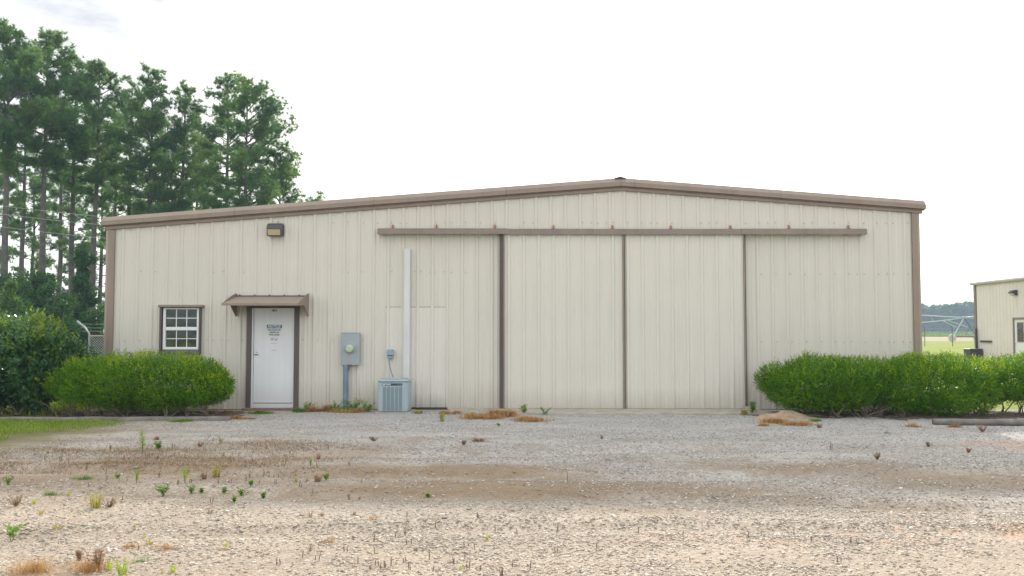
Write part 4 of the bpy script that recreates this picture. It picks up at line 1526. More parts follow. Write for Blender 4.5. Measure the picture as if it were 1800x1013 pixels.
def leafy(name, px, pytop, dist, rx, zlow, label, seed, mat, leaf=.20, n=5200, conic=False, group='undergrowth below the pines', catg='shrub', dens_c=26):
    rng = np.random.default_rng(seed)
    y = dist - D
    top = onY(px, pytop, y)
    H = top.z
    t = thing(name, (top.x, y, -.07), label, catg, group)
    # leaf clumps spread through the crown
    k = dens_c
    if conic:
        u = rng.random(k * 2) ** .7
        a = 6.283 * rng.random(k * 2)
        r = rx * (1 - u) * (.5 + .5 * rng.random(k * 2)) + .05
        cen = np.stack([top.x + r * np.cos(a), y + r * np.sin(a), zlow + (H - zlow) * u], 1)
        cr = .18 + .20 * rx * (1 - u)
    else:
        d = unit(rng.normal(size=(k, 3))) * (rng.random((k, 1)) ** .45)
        d[:, 2] = np.abs(d[:, 2]) * 1.0 - .15 * rng.random(k)
        cen = np.stack([top.x + d[:, 0] * rx * .8, y + d[:, 1] * rx * .7, zlow + (H - zlow) * np.clip(d[:, 2], 0, 1) * .86], 1)
        cr = rx * (.22 + .16 * rng.random(k))
    w_ = cr ** 2
    w_ = w_ / w_.sum()
    ci = rng.choice(len(cen), n, p=w_)
    d = unit(rng.normal(size=(n, 3)))
    p = cen[ci] + d * (cr[ci] * (rng.random(n) ** .4))[:, None] * np.array([1, 1, .8])
    V, Fc = leaves(p, d + np.array([0, 0, -.25]) + rng.normal(size=(n, 3)) * .5, leaf, leaf * .55, rng)
    fast('crown', V, Fc, mat, t)
    mb = MB()
    rg = random.Random(seed)
    mb.tube([(top.x, y, -.07), (top.x + .05, y, H * .4), (top.x, y, H * .8)], [.07, .05, .02], 6)
    for c_ in cen[:: max(1, len(cen) // 14)]:
        mb.tube([(top.x + .03, y, H * .3), ((top.x + c_[0]) / 2, (y + c_[1]) / 2, (H * .3 + c_[2]) / 2 + .1), tuple(c_)], [.035, .022, .01], 4)
    mb.build('stem', M['bark'], t)
    return t


leafy('understory_tree', 8, 392, 47, 2.2, .3, 'dark broadleaf tree below the tallest pine at the left edge', 201, M['broad'], n=15000, dens_c=60)
leafy('young_pine', 18, 497, 40, 1.1, .2, 'small pale green young pine showing above the glossy bush at the left', 202, M['pine'], leaf=.16, n=7000, conic=True)
leafy('understory_shrub', 96, 468, 46, 1.6, .2, 'rounded undergrowth shrub between the young pine and the vine covered trunk', 203, M['broad'], n=10000, dens_c=36)
leafy('understory_shrub', 112, 530, 42, .95, .2, 'lower undergrowth shrub just above the pale shoots of the glossy bush', 204, M['broad'], leaf=.15, n=6000, dens_c=26)
leafy('understory_shrub', 168, 508, 47, 1.35, .1, 'vine draped undergrowth shrub beside the building corner above the fence', 205, M['broad'], leaf=.16, n=8500, dens_c=34)
leafy('understory_tree', 72, 430, 50, 1.8, .6, 'broadleaf sapling between the pine trunks at left', 206, M['broad'], n=11000, dens_c=46)
leafy('understory_tree', -70, 420, 47, 2.2, .2, 'dark undergrowth tree beyond the left picture edge', 207, M['broad'], n=9000, dens_c=36)
leafy('understory_shrub', 215, 500, 50, 1.5, .1, 'undergrowth shrub hidden behind the building corner', 208, M['broad'], n=6000)
leafy('vine_column', 150, 408, 55, 1.0, 1.2, 'dark ivy mass climbing the pine trunk left of the building corner', 209, M['broad'], leaf=.18, n=10000, dens_c=50, catg='ivy')

# service wires crossing in front of the pines
for k, (pa, pb) in enumerate((((-260, 330), (330, 402)), ((-260, 345), (330, 416)), ((-260, 366), (330, 440)))):
    a, b = onY(*pa, 17.0), onY(*pb, 17.0)
    mb = MB()
    pts = [a.lerp(b, s / 12) - Vector((0, 0, .25 * 4 * (s / 12) * (1 - s / 12))) + Vector((0, 0, .25)) for s in range(13)]
    mb.tube(pts, .0055, 5)
    tag(mb.build('overhead_wire', M['wire']), ('topmost', 'middle', 'lowest')[k] + ' of the three thin overhead wires in front of the pine trunks', 'wire', 'wires in front of the pines')

# chain link fence left of the building
FY = 3.0
fx1_ = XL - .04
a = onY(158, 600, FY)
fz = onY(170, 591, FY).z
FN = thing('chain_link_fence', (a.x, FY, -.07), 'grey chain link fence between the glossy bush and the building corner', 'fence')
mb = MB()
L0, L1 = a.x - .02, fx1_
step = .06
hh = fz + .03
k = int((L1 - L0 + hh) / step) + 2
for i in range(-int(hh / step) - 1, k):
    for sg in (1, -1):
        # a diagonal wire clipped to the panel
        x_a = L0 + i * step
        p0, p1 = (x_a, -.03), (x_a + hh, fz)
        if sg < 0:
            p0, p1 = (x_a + hh, -.03), (x_a, fz)
        q_ = []
        d0, d1 = Vector(p0), Vector(p1)
        ts = [0, 1]
        for X in (L0, L1):
            tt = (X - d0.x) / (d1.x - d0.x)
            if 0 < tt < 1:
                ts.append(tt)
        ts = sorted(ts)
        for ta, tb in zip(ts, ts[1:]):
            m_ = d0.lerp(d1, (ta + tb) / 2)
            if L0 < m_.x < L1:
                u, v = d0.lerp(d1, ta), d0.lerp(d1, tb)
                mb.tube([(u.x, FY + .003 * sg, u.y), (v.x, FY + .003 * sg, v.y)], .0035, 3, 0, False)
mb.build('wire_mesh', M['galv'], FN)
mb = MB()
mb.tube([(L0, FY, -.07), (L0, FY, fz + .06), (L0 - .12, FY, fz + .22), (L0 - .30, FY, fz + .36)], .024, 8)
mb.build('fence_post', M['steel'], FN, smooth=True)
mb = MB()
mb.tube([(L0, FY, fz), (L1, FY, fz)], .021, 8)
mb.build('top_rail', painted('rusty_rail', (.42, .30, .24), .6, .2, scale=8), FN)
for dz in (.12, .2, .29):
    mb = MB()
    mb.tube([(L0 - .1 - dz * .6, FY, fz + dz), (L1, FY, fz + dz - .02)], .004, 4)
    mb.build('barbed_wire', M['galv'], FN)

# ------------------------------------------------------------------ right background
NX = 24.75
ny1 = 47.1 - D
ny0 = ny1 - 16.0
H_ = onY(1716, 498.5, ny1).z
NB = thing('far_building', (NX, ny1, 0), 'cream ribbed metal building with pale roof edge at the right picture edge', 'building')
nd0, nd1 = 43.45 - D - .92, 43.45 - D
mb = MB()
panel(mb, ny0, ny1, -.05, lambda x: H_ - .06, [(nd0, nd1, -.1, 2.16)], .05, put=lambda x, y, z: (NX + y, x, z))
mb.build('side_wall', M['farsiding'], NB)
mb = MB()
panel(mb, NX, NX + 12, -.05, lambda x: H_ - .05 + .08 * min(x - NX, NX + 12 - x), (), .05, put=lambda x, y, z: (x, ny0 + y, z))
panel(mb, NX, NX + 12, -.05, lambda x: H_ - .05 + .08 * min(x - NX, NX + 12 - x), (), .05, put=lambda x, y, z: (x, ny1 - y, z))
mb.build('end_wall', M['farsiding'], NB)
mb = MB()
for sa, sb in ((0, 6), (6, 12)):
    za, zb_ = H_ + .08 * min(sa, 12 - sa), H_ + .08 * min(sb, 12 - sb)
    xa = NX + sa - (.18 if sa == 0 else 0)
    xb = NX + sb + (.18 if sb == 12 else 0)
    mb.add([(xa, ny0 - .1, za), (xb, ny0 - .1, zb_), (xb, ny1 + .12, zb_), (xa, ny1 + .12, za),
            (xa, ny0 - .1, za + .05), (xb, ny0 - .1, zb_ + .05), (xb, ny1 + .12, zb_ + .05), (xa, ny1 + .12, za + .05)],
           [(3, 2, 1, 0), (4, 5, 6, 7), (0, 1, 5, 4), (1, 2, 6, 5), (2, 3, 7, 6), (3, 0, 4, 7)])
mb.build('roof', M['lilac'], NB)
mb = MB()
mb.prism([(-.16, 0, .07), (-.20, 0, .05), (-.20, 0, -.03), (-.14, 0, -.10), (-.035, 0, -.10), (-.035, 0, .045), (-.16, 0, .045)], (NX - .0, ny0 - .1, H_), (NX, ny1 + .16, H_))
mb.build('gutter', M['lilac'], NB)
mb = MB()
mb.box(NX - .06, NX + .05, ny1 - .16, ny1 + .05, -.05, H_ - .105)
mb.build('corner_trim', M['fartrim'], NB)
mb = MB()
mb.tube([(NX - .12, ny1 - .25, .3), (NX - .12, ny1 - .25, 1.75)], .05, 8)
mb.build('drain_pipe', M['charcoal'], NB)
mb = MB()
mb.box(NX - .05, NX + .02, nd0 - .10, nd0, -.05, 2.17)
mb.box(NX - .05, NX + .02, nd1, nd1 + .10, -.05, 2.17)
mb.box(NX - .052, NX + .02, nd0 - .10, nd1 + .10, 2.171, 2.27)
mb.build('door_casing', M['fartrim'], NB)
mb = MB()
mb.box(NX - .01, NX + .03, nd0, nd1, 0, 2.165)
fd = mb.build('door', M['white'], NB)
mb = MB()
mb.box(NX - .018, NX - .009, nd0 + .12, nd1 - .2, 1.05, 2.05, 0)
mb.box(NX - .022, NX - .0185, nd0 + .17, nd1 - .25, 1.10, 2.00, 1)
mb.build('door_window', [painted('pinkish_frame', (.42, .25, .19), .6, .1), M['glass']], fd)
mb = MB()
mb.tube([(NX - .01, nd1 - .08, .98), (NX - .07, nd1 - .08, .98)], .03, 8)
mb.build('handle', M['chrome'], fd)
mb = MB()
mb.box(NX - .10, NX - .03, ny1 - 1.6, ny1 - .55, 1.02, 1.12, 0, .02)
mb.build('wall_rail', M['charcoal'], NB)
lp = onY(1786, 515, 43.25 - D)
t = thing('wall_lamp', (NX, 43.25 - D, lp.z), 'dark wall lamp on the cream building at the right picture edge', 'lamp')
yc = 43.25 - D
mb = MB()
mb.prism([(-.03, 0, .14), (-.18, 0, .13), (-.32, 0, .02), (-.30, 0, -.03), (-.16, 0, -.06), (-.16, 0, -.12), (-.03, 0, -.12)], (NX, yc - .16, lp.z), (NX, yc + .16, lp.z))
mb.build('housing', M['bronze'], t)
mb = MB()
mb.prism([(-.29, 0, -.032), (-.17, 0, -.062), (-.17, 0, -.11), (-.27, 0, -.07)], (NX, yc - .14, lp.z), (NX, yc + .14, lp.z))
mb.build('lens', M['signwhite'], t)
# charcoal box at the corner
bx = onY(1721, 615, ny1 - .45)
mb = MB()
zt_ = onY(1721, 615.0, ny1 - .5).z
mb.box(NX - .72, NX - .07, ny1 - .75, ny1 - .05, -.05, zt_, 0, .03)
bxo = mb.build('utility_box', M['charcoal'])
mb = MB()
mb.box(NX - .75, NX - .06, ny1 - .78, ny1 - .02, zt_ + .001, zt_ + .06, 0, .02)
mb.build('lid', painted('box_lid', (.09, .09, .10), .5, .1), bxo)
tag(bxo, 'low charcoal box standing at the near corner of the cream building', 'utility box')

# irrigation machine out in the field
IY = 139 - D


def iw(px, py, y=IY):
    return onY(px, py, y)


IR = thing('irrigation_machine', (iw(1695, 600).x, IY, 0), 'galvanised centre pivot irrigation machine on wheels out in the green field', 'irrigation')
ap = iw(1694.8, 558.6)
mb = MB()
lft = iw(1440, 545.5)
rgt = iw(1900, 545.5)
pts = [lft.lerp(ap, s / 10) + Vector((0, 0, 1.1 * (1 - (1 - s / 10) ** 2) * (1 - s / 10) * 0 + .0)) for s in range(11)]
mb.tube([iw(1440, 552), iw(1530, 552.6), iw(1621, 554.6), ap], .085, 8)
mb.tube([ap, iw(1716, 556.2), iw(1800, 551), iw(1900, 549)], .085, 8)
mb.build('water_pipe', M['galv'], IR, smooth=True)
mb = MB()
mb.tube([iw(1440, 572), iw(1530, 573), iw(1622.5, 566.6), iw(1655, 563.5), ap], .045, 6)
mb.tube([iw(1440, 572, IY - 1.2), iw(1530, 573, IY - 1.2), iw(1622.5, 567.4, IY - 1.2), iw(1655, 564.4, IY - 1.2), ap], .04, 6)
mb.tube([ap, iw(1716, 560.2), iw(1800, 566), iw(1900, 566)], .045, 6)
for px, py in ((1637, 555.5), (1590, 553.6), (1560, 553), (1660, 556.5)):
    a = iw(px, py)
    mb.tube([a, iw(px + 3, py + 10.5)], .03, 5)
mb.build('truss', M['galv'], IR)
whl = iw(1674, 594.2)
whr = iw(1718, 594.2, IY + .6)
for a, b in ((ap, whl), (iw(1656.5, 564), iw(1681.3, 575.6)), (iw(1667, 564), iw(1701.5, 575.6))):
    mb = MB()
    mb.tube([a, b], .065, 6)
    mb.build('tower_leg', M['galv'], IR)
mb = MB()
mb.tube([ap, whr], .065, 6)
mb.tube([iw(1704, 577), iw(1697.5, 590)], .05, 6)
mb.build('tower_leg', M['dark'], IR)
mb = MB()
mb.tube([whl + Vector((.5, 0, .18)), whr + Vector((-.4, 0, .18))], .10, 8)
mb.build('axle_beam', M['dark'], IR)
mb = MB()
mb.box(ap.x - .25, ap.x + .25, ap.y - .2, ap.y + .2, ap.z - .15, ap.z + .22, 0, .04)
mb.build('control_box', M['steel'], IR)
for c_ in (whl, whr):
    mb = MB()
    mb.tube([(c_.x, c_.y - .17, c_.z), (c_.x, c_.y - .14, c_.z), (c_.x, c_.y + .14, c_.z), (c_.x, c_.y + .17, c_.z)], [.46, .59, .59, .46], 24)
    wh = mb.build('wheel', M['rubber'], IR, smooth=False)
    mb = MB()
    mb.tube([(c_.x, c_.y - .21, c_.z), (c_.x, c_.y - .16, c_.z)], [.20, .28], 16)
    mb.build('rim', M['steel'], wh)

# field fence
FF = thing('field_fence', (iw(1673, 600, 98 - D).x, 98 - D, 0), 'thin wire fence on dark green posts crossing the sunlit field', 'fence')
fy = 98 - D
for px in (1500, 1562, 1625, 1673.7, 1713, 1775, 1840):
    b = onY(px, 577, fy)
    mb = MB()
    mb.tube([(b.x, fy, -.07), (b.x, fy, b.z)], .045, 6)
    mb.tube([(b.x, fy, b.z), (b.x - .22, fy, b.z + .26)], .03, 6)
    mb.build('post', M['greenpost'], FF)
for py in (578.5, 583, 589, 596):
    mb = MB()
    a, b = onY(1500, py, fy), onY(1840, py, fy)
    mb.tube([a, b], .010, 4)
    mb.build('fence_wire', M['wire'], FF)

# crop strip before the far wood
rng = np.random.default_rng(77)
n = 26000
X = 60 + 170 * rng.random(n)
Y = 262 + 70 * rng.random(n)
V, Fc = blades_at(np.stack([X, Y, np.full(n, -.07)], 1), 1.5, .16, .5, rng)
o = fast('crop_plants', V, Fc, M['crop'])
o['kind'] = 'stuff'

# far wood: trees copied from three different ones


def far_tree(seed, H, rx):
    rng = np.random.default_rng(seed)
    t = thing('woodland_tree', (0, 0, -.07), 'hazy green tree in the far wood beyond the field', 'tree', 'trees of the far wood')
    k = 42
    u = rng.random(k)
    a = 6.283 * rng.random(k)
    r = rx * np.sqrt(np.clip(1 - ((u - .35) / .68) ** 2, .02, 1)) * np.sqrt(rng.random(k)) * .8
    cen = np.stack([r * np.cos(a), r * np.sin(a), H * (.06 + .88 * u)], 1)
    cr = rx * (.24 + .18 * rng.random(k)) * (1.05 - .45 * u)
    n = 3400
    ci = rng.integers(0, k, n)
    d = unit(rng.normal(size=(n, 3)))
    p = cen[ci] + d * (cr[ci] * rng.random(n) ** .35)[:, None]
    V, Fc = leaves(p, d + rng.normal(size=(n, 3)) * .4, .95, .62, rng)
    fast('crown', V, Fc, M['fartree'], t)
    mb = MB()
    mb.tube([(0, 0, 0), (.1, 0, H * .5), (0, .1, H * .9)], [.32, .2, .06], 6)
    mb.build('trunk', M['bark'], t)
    return t


protos = [far_tree(301, 20, 4.6), far_tree(302, 18.5, 5.4), far_tree(303, 19.5, 4.2)]
rg = random.Random(9)
spots = []
for row in range(3):
    x = 168 + row * 2.0
    while x < 322:
        spots.append((x + rg.uniform(-1.2, 1.2), 500 + row * 9 + rg.uniform(-3, 3), rg.uniform(.80, 1.04) * (1.0 + .03 * row)))
        x += rg.uniform(5.0, 7.0)
for k, (x, y, s) in enumerate(spots):
    src = protos[k % 3]
    if k < 3:
        o = src
    else:
        o = src.copy()
        C.objects.link(o)
        for ch in src.children:
            c_ = ch.copy()
            C.objects.link(c_)
            c_.parent = o
    o.location = (x, y, -.07)
    o.rotation_euler = (0, 0, rg.uniform(0, 6.28))
    o.scale = (s * rg.uniform(.9, 1.15), s * rg.uniform(.9, 1.15), s)

# ------------------------------------------------------------------ lawn, thatch and weeds
rng = np.random.default_rng(55)
n = 90000
X = -15 + 8.9 * rng.random(n)
Y = -7.4 + 5.25 * rng.random(n)
edge = -7.15 + 1.3 * (vnoise(Y * 1.1, X * .6, 61) - .5) + .25 * (vnoise(Y * 5, X * 5, 62) - .5)
lowe = -6.5 + .8 * (vnoise(X * 1.0, Y * .3, 63) - .5) - .05 * (X + 8)
ok = (X < edge - .5 * rng.random(n) ** 2) & (Y > lowe + .5 * rng.random(n) ** 2) & (vnoise(X * 2.2, Y * 2.2, 64) + .6 * rng.random(n) > .42)
Pt = np.stack([X[ok], Y[ok], yard_z(X[ok], Y[ok]) - .005], 1)
V, Fc = blades_at(Pt, .075, .008, .7, rng)
o = fast('lawn_grass', V, Fc, M['grass'])
o['kind'] = 'stuff'
# grass behind and beside the shrubs
n = 26000
X = -18 + 9.3 * rng.random(n)
Y = -1.6 + 12 * rng.random(n)
V, Fc = blades_at(np.stack([X, Y, np.full(n, -.07)], 1), .22, .014, .6, rng)
o = fast('rough_grass', V, Fc, M['grass'])
o['kind'] = 'stuff'
# dead brown thatch over the left of the yard
n = 150000
X = -12 + 11.5 * rng.random(n)
Y = -12.0 + 9.0 * rng.random(n)
m_ = vnoise(X * .9 + 3, Y * 1.7 + 8, 65) * .7 + .5 * vnoise(X * 3, Y * 4, 66)
band = np.exp(-((Y + 7.2 - .12 * (X + 7)) / 2.2) ** 2) * np.clip((-.8 - X) / 4.0, 0, 1)
ok = (m_ * (.30 + band) > .36 + .48 * rng.random(n)) & ~((X < -6.9) & (Y > -6.3))
Pt = np.stack([X[ok], Y[ok], yard_z(X[ok], Y[ok]) - .003], 1)
V, Fc = blades_at(Pt, .045, .006, 2.0, rng)
o = fast('dead_grass', V, Fc, M['thatch'])
o['kind'] = 'stuff'


def pxm(p):
    return F / (p.y + D)          # pixels per metre at a ground point


def weed(kind, px, py, hpx, wpx, label, catg='weed', group='weeds on the gravel yard', seed=None):
    rng = np.random.default_rng(int(px * 7 + py * 13) if seed is None else seed)
    p = ground_at(px, py)
    s = pxm(p)
    h, r = hpx / s, wpx / s / 2
    c_ = (p.x, p.y)
    ry = max(r * .6, .03)
    sz = max(.003, .9 / s)
    if kind in ('lime', 'green', 'straw', 'brown'):
        mat = {'lime': M['lime'], 'green': M['weed'], 'straw': M['straw'], 'brown': M['brownweed']}[kind]
        nb_ = int(np.clip(75 * r / .12, 14, 220))
        V, Fc = blades(nb_, p.x, p.y, r * .45, ry * .45, h * 1.1, sz * 1.1, r / max(h, .01) * .75, rng, p.z - .004)
        o = fast('grass_tuft', V, Fc, mat)
    elif kind in ('mat', 'greenmat'):
        mat = M['orange'] if kind == 'mat' else M['weed']
        nb_ = int(np.clip(850 * r * ry / .04, 60, 1000))
        k_ = 9
        an, q_ = 6.283 * rng.random(k_), rng.random(k_) ** .6
        cs = np.stack([p.x + r * .85 * q_ * np.cos(an), p.y + ry * .85 * q_ * np.sin(an)], 1)
        ci = rng.choice(k_, nb_, p=rng.dirichlet(np.ones(k_) * 1.5))
        xy = cs[ci] + rng.normal(size=(nb_, 2)) * np.array([r * .2, ry * .22]) * (.5 + rng.random((nb_, 1)))
        hs = (.45 + .8 * rng.random(k_))[ci]
        Pb = np.stack([xy[:, 0], xy[:, 1], np.full(nb_, p.z - .004)], 1)
        parts_ = [blades_at(Pb[hs < .8], h * .55, sz * .75, 1.9, rng), blades_at(Pb[hs >= .8], h * 1.15, sz * .75, .9, rng)]
        V, Fc = cat(parts_)
        o = fast('dry_grass_mat' if kind == 'mat' else 'ground_cover_weed', V, Fc, mat)
    elif kind == 'stalk':
        mb = MB()
        rg_ = random.Random(int(px * 3 + py))
        for k in range(rg_.randint(1, 2)):
            x, y = p.x + rg_.uniform(-.02, .02), p.y + rg_.uniform(-.02, .02)
            ln = rg_.uniform(-.2, .2)
            hh_ = h * rg_.uniform(.7, 1.1)
            w_ = max(.006, 1.15 / s)
            mb.tube([(x, y, p.z - .01), (x + ln * hh_ * .4, y, p.z + hh_ * .55), (x + ln * hh_, y, p.z + hh_)], [w_ * .5, w_ * .6, w_ * .25], 5)
            for j in range(5):
                zz = p.z + hh_ * rg_.uniform(.1, .9)
                a = rg_.uniform(0, 6.28)
                e = w_ * rg_.uniform(1.0, 2.2)
                mb.tube([(x + ln * (zz - p.z) * .8, y, zz), (x + ln * (zz - p.z) * .8 + e * math.cos(a), y + e * math.sin(a), zz + e * .8)], [w_ * .3, w_ * .12], 4)
        o = mb.build('dead_stalk', M['stalk'])
    else:          # leafy plants: stem + leaves
        rg_ = random.Random(int(px + py * 5))
        o = bpy.data.objects.new('leafy_weed', None)
        C.objects.link(o)
        o.location = p
        mb = MB()
        base, dr = [], []
        nst = {'leafy': 8, 'feather': 5, 'sapling': 5, 'dry': 14}[kind]
        for k in range(nst):
            a = rg_.uniform(0, 6.28)
            rr_ = r * rg_.uniform(.2, .95) * (0.8 if kind == 'feather' else 1)
            hh_ = h * rg_.uniform(.6, 1.0)
            e = Vector((p.x + math.cos(a) * rr_, p.y + math.sin(a) * rr_ * .7, p.z + hh_))
            kk_ = .7 if kind == 'dry' else .35
            m_ = Vector((p.x + math.cos(a) * rr_ * kk_, p.y + math.sin(a) * rr_ * kk_ * .8, p.z + hh_ * .5))
            w_ = max(.004, .7 / s)
            mb.tube([(p.x, p.y, p.z - .01), m_, e], [w_ * .6, w_ * .45, w_ * .25], 5)
            nl = {'leafy': 12, 'feather': 30, 'sapling': 5, 'dry': 26}[kind]
            for j in range(nl):
                t_ = rg_.uniform(.02 if kind == 'dry' else .25, 1.0)
                q_ = (Vector((p.x, p.y, p.z)).lerp(m_, t_ * 2) if t_ < .5 else m_.lerp(e, t_ * 2 - 1))
                base.append(tuple(q_))
                a2 = rg_.uniform(0, 6.28)
                dr.append((math.cos(a2), math.sin(a2), rg_.uniform(-.1, .9)))
        ll = {'leafy': .24, 'feather': .14, 'sapling': .34, 'dry': .16}[kind] * max(h, .10)
        lw = {'leafy': .42, 'feather': .12, 'sapling': .62, 'dry': .22}[kind] * ll
        V, Fc = leaves(np.array(base), np.array(dr), max(ll, 2.2 / s), max(lw, .6 / s), rng)
        mat = {'leafy': M['weed'], 'feather': M['lime'], 'sapling': M['weed'], 'dry': M['brownweed']}[kind]
        mb.build('stem', M['stalk'] if kind in ('dry', 'sapling') else M['weed'], o)
        fast('leaves', V, Fc, mat, o)
    return tag(o, label, catg, group)


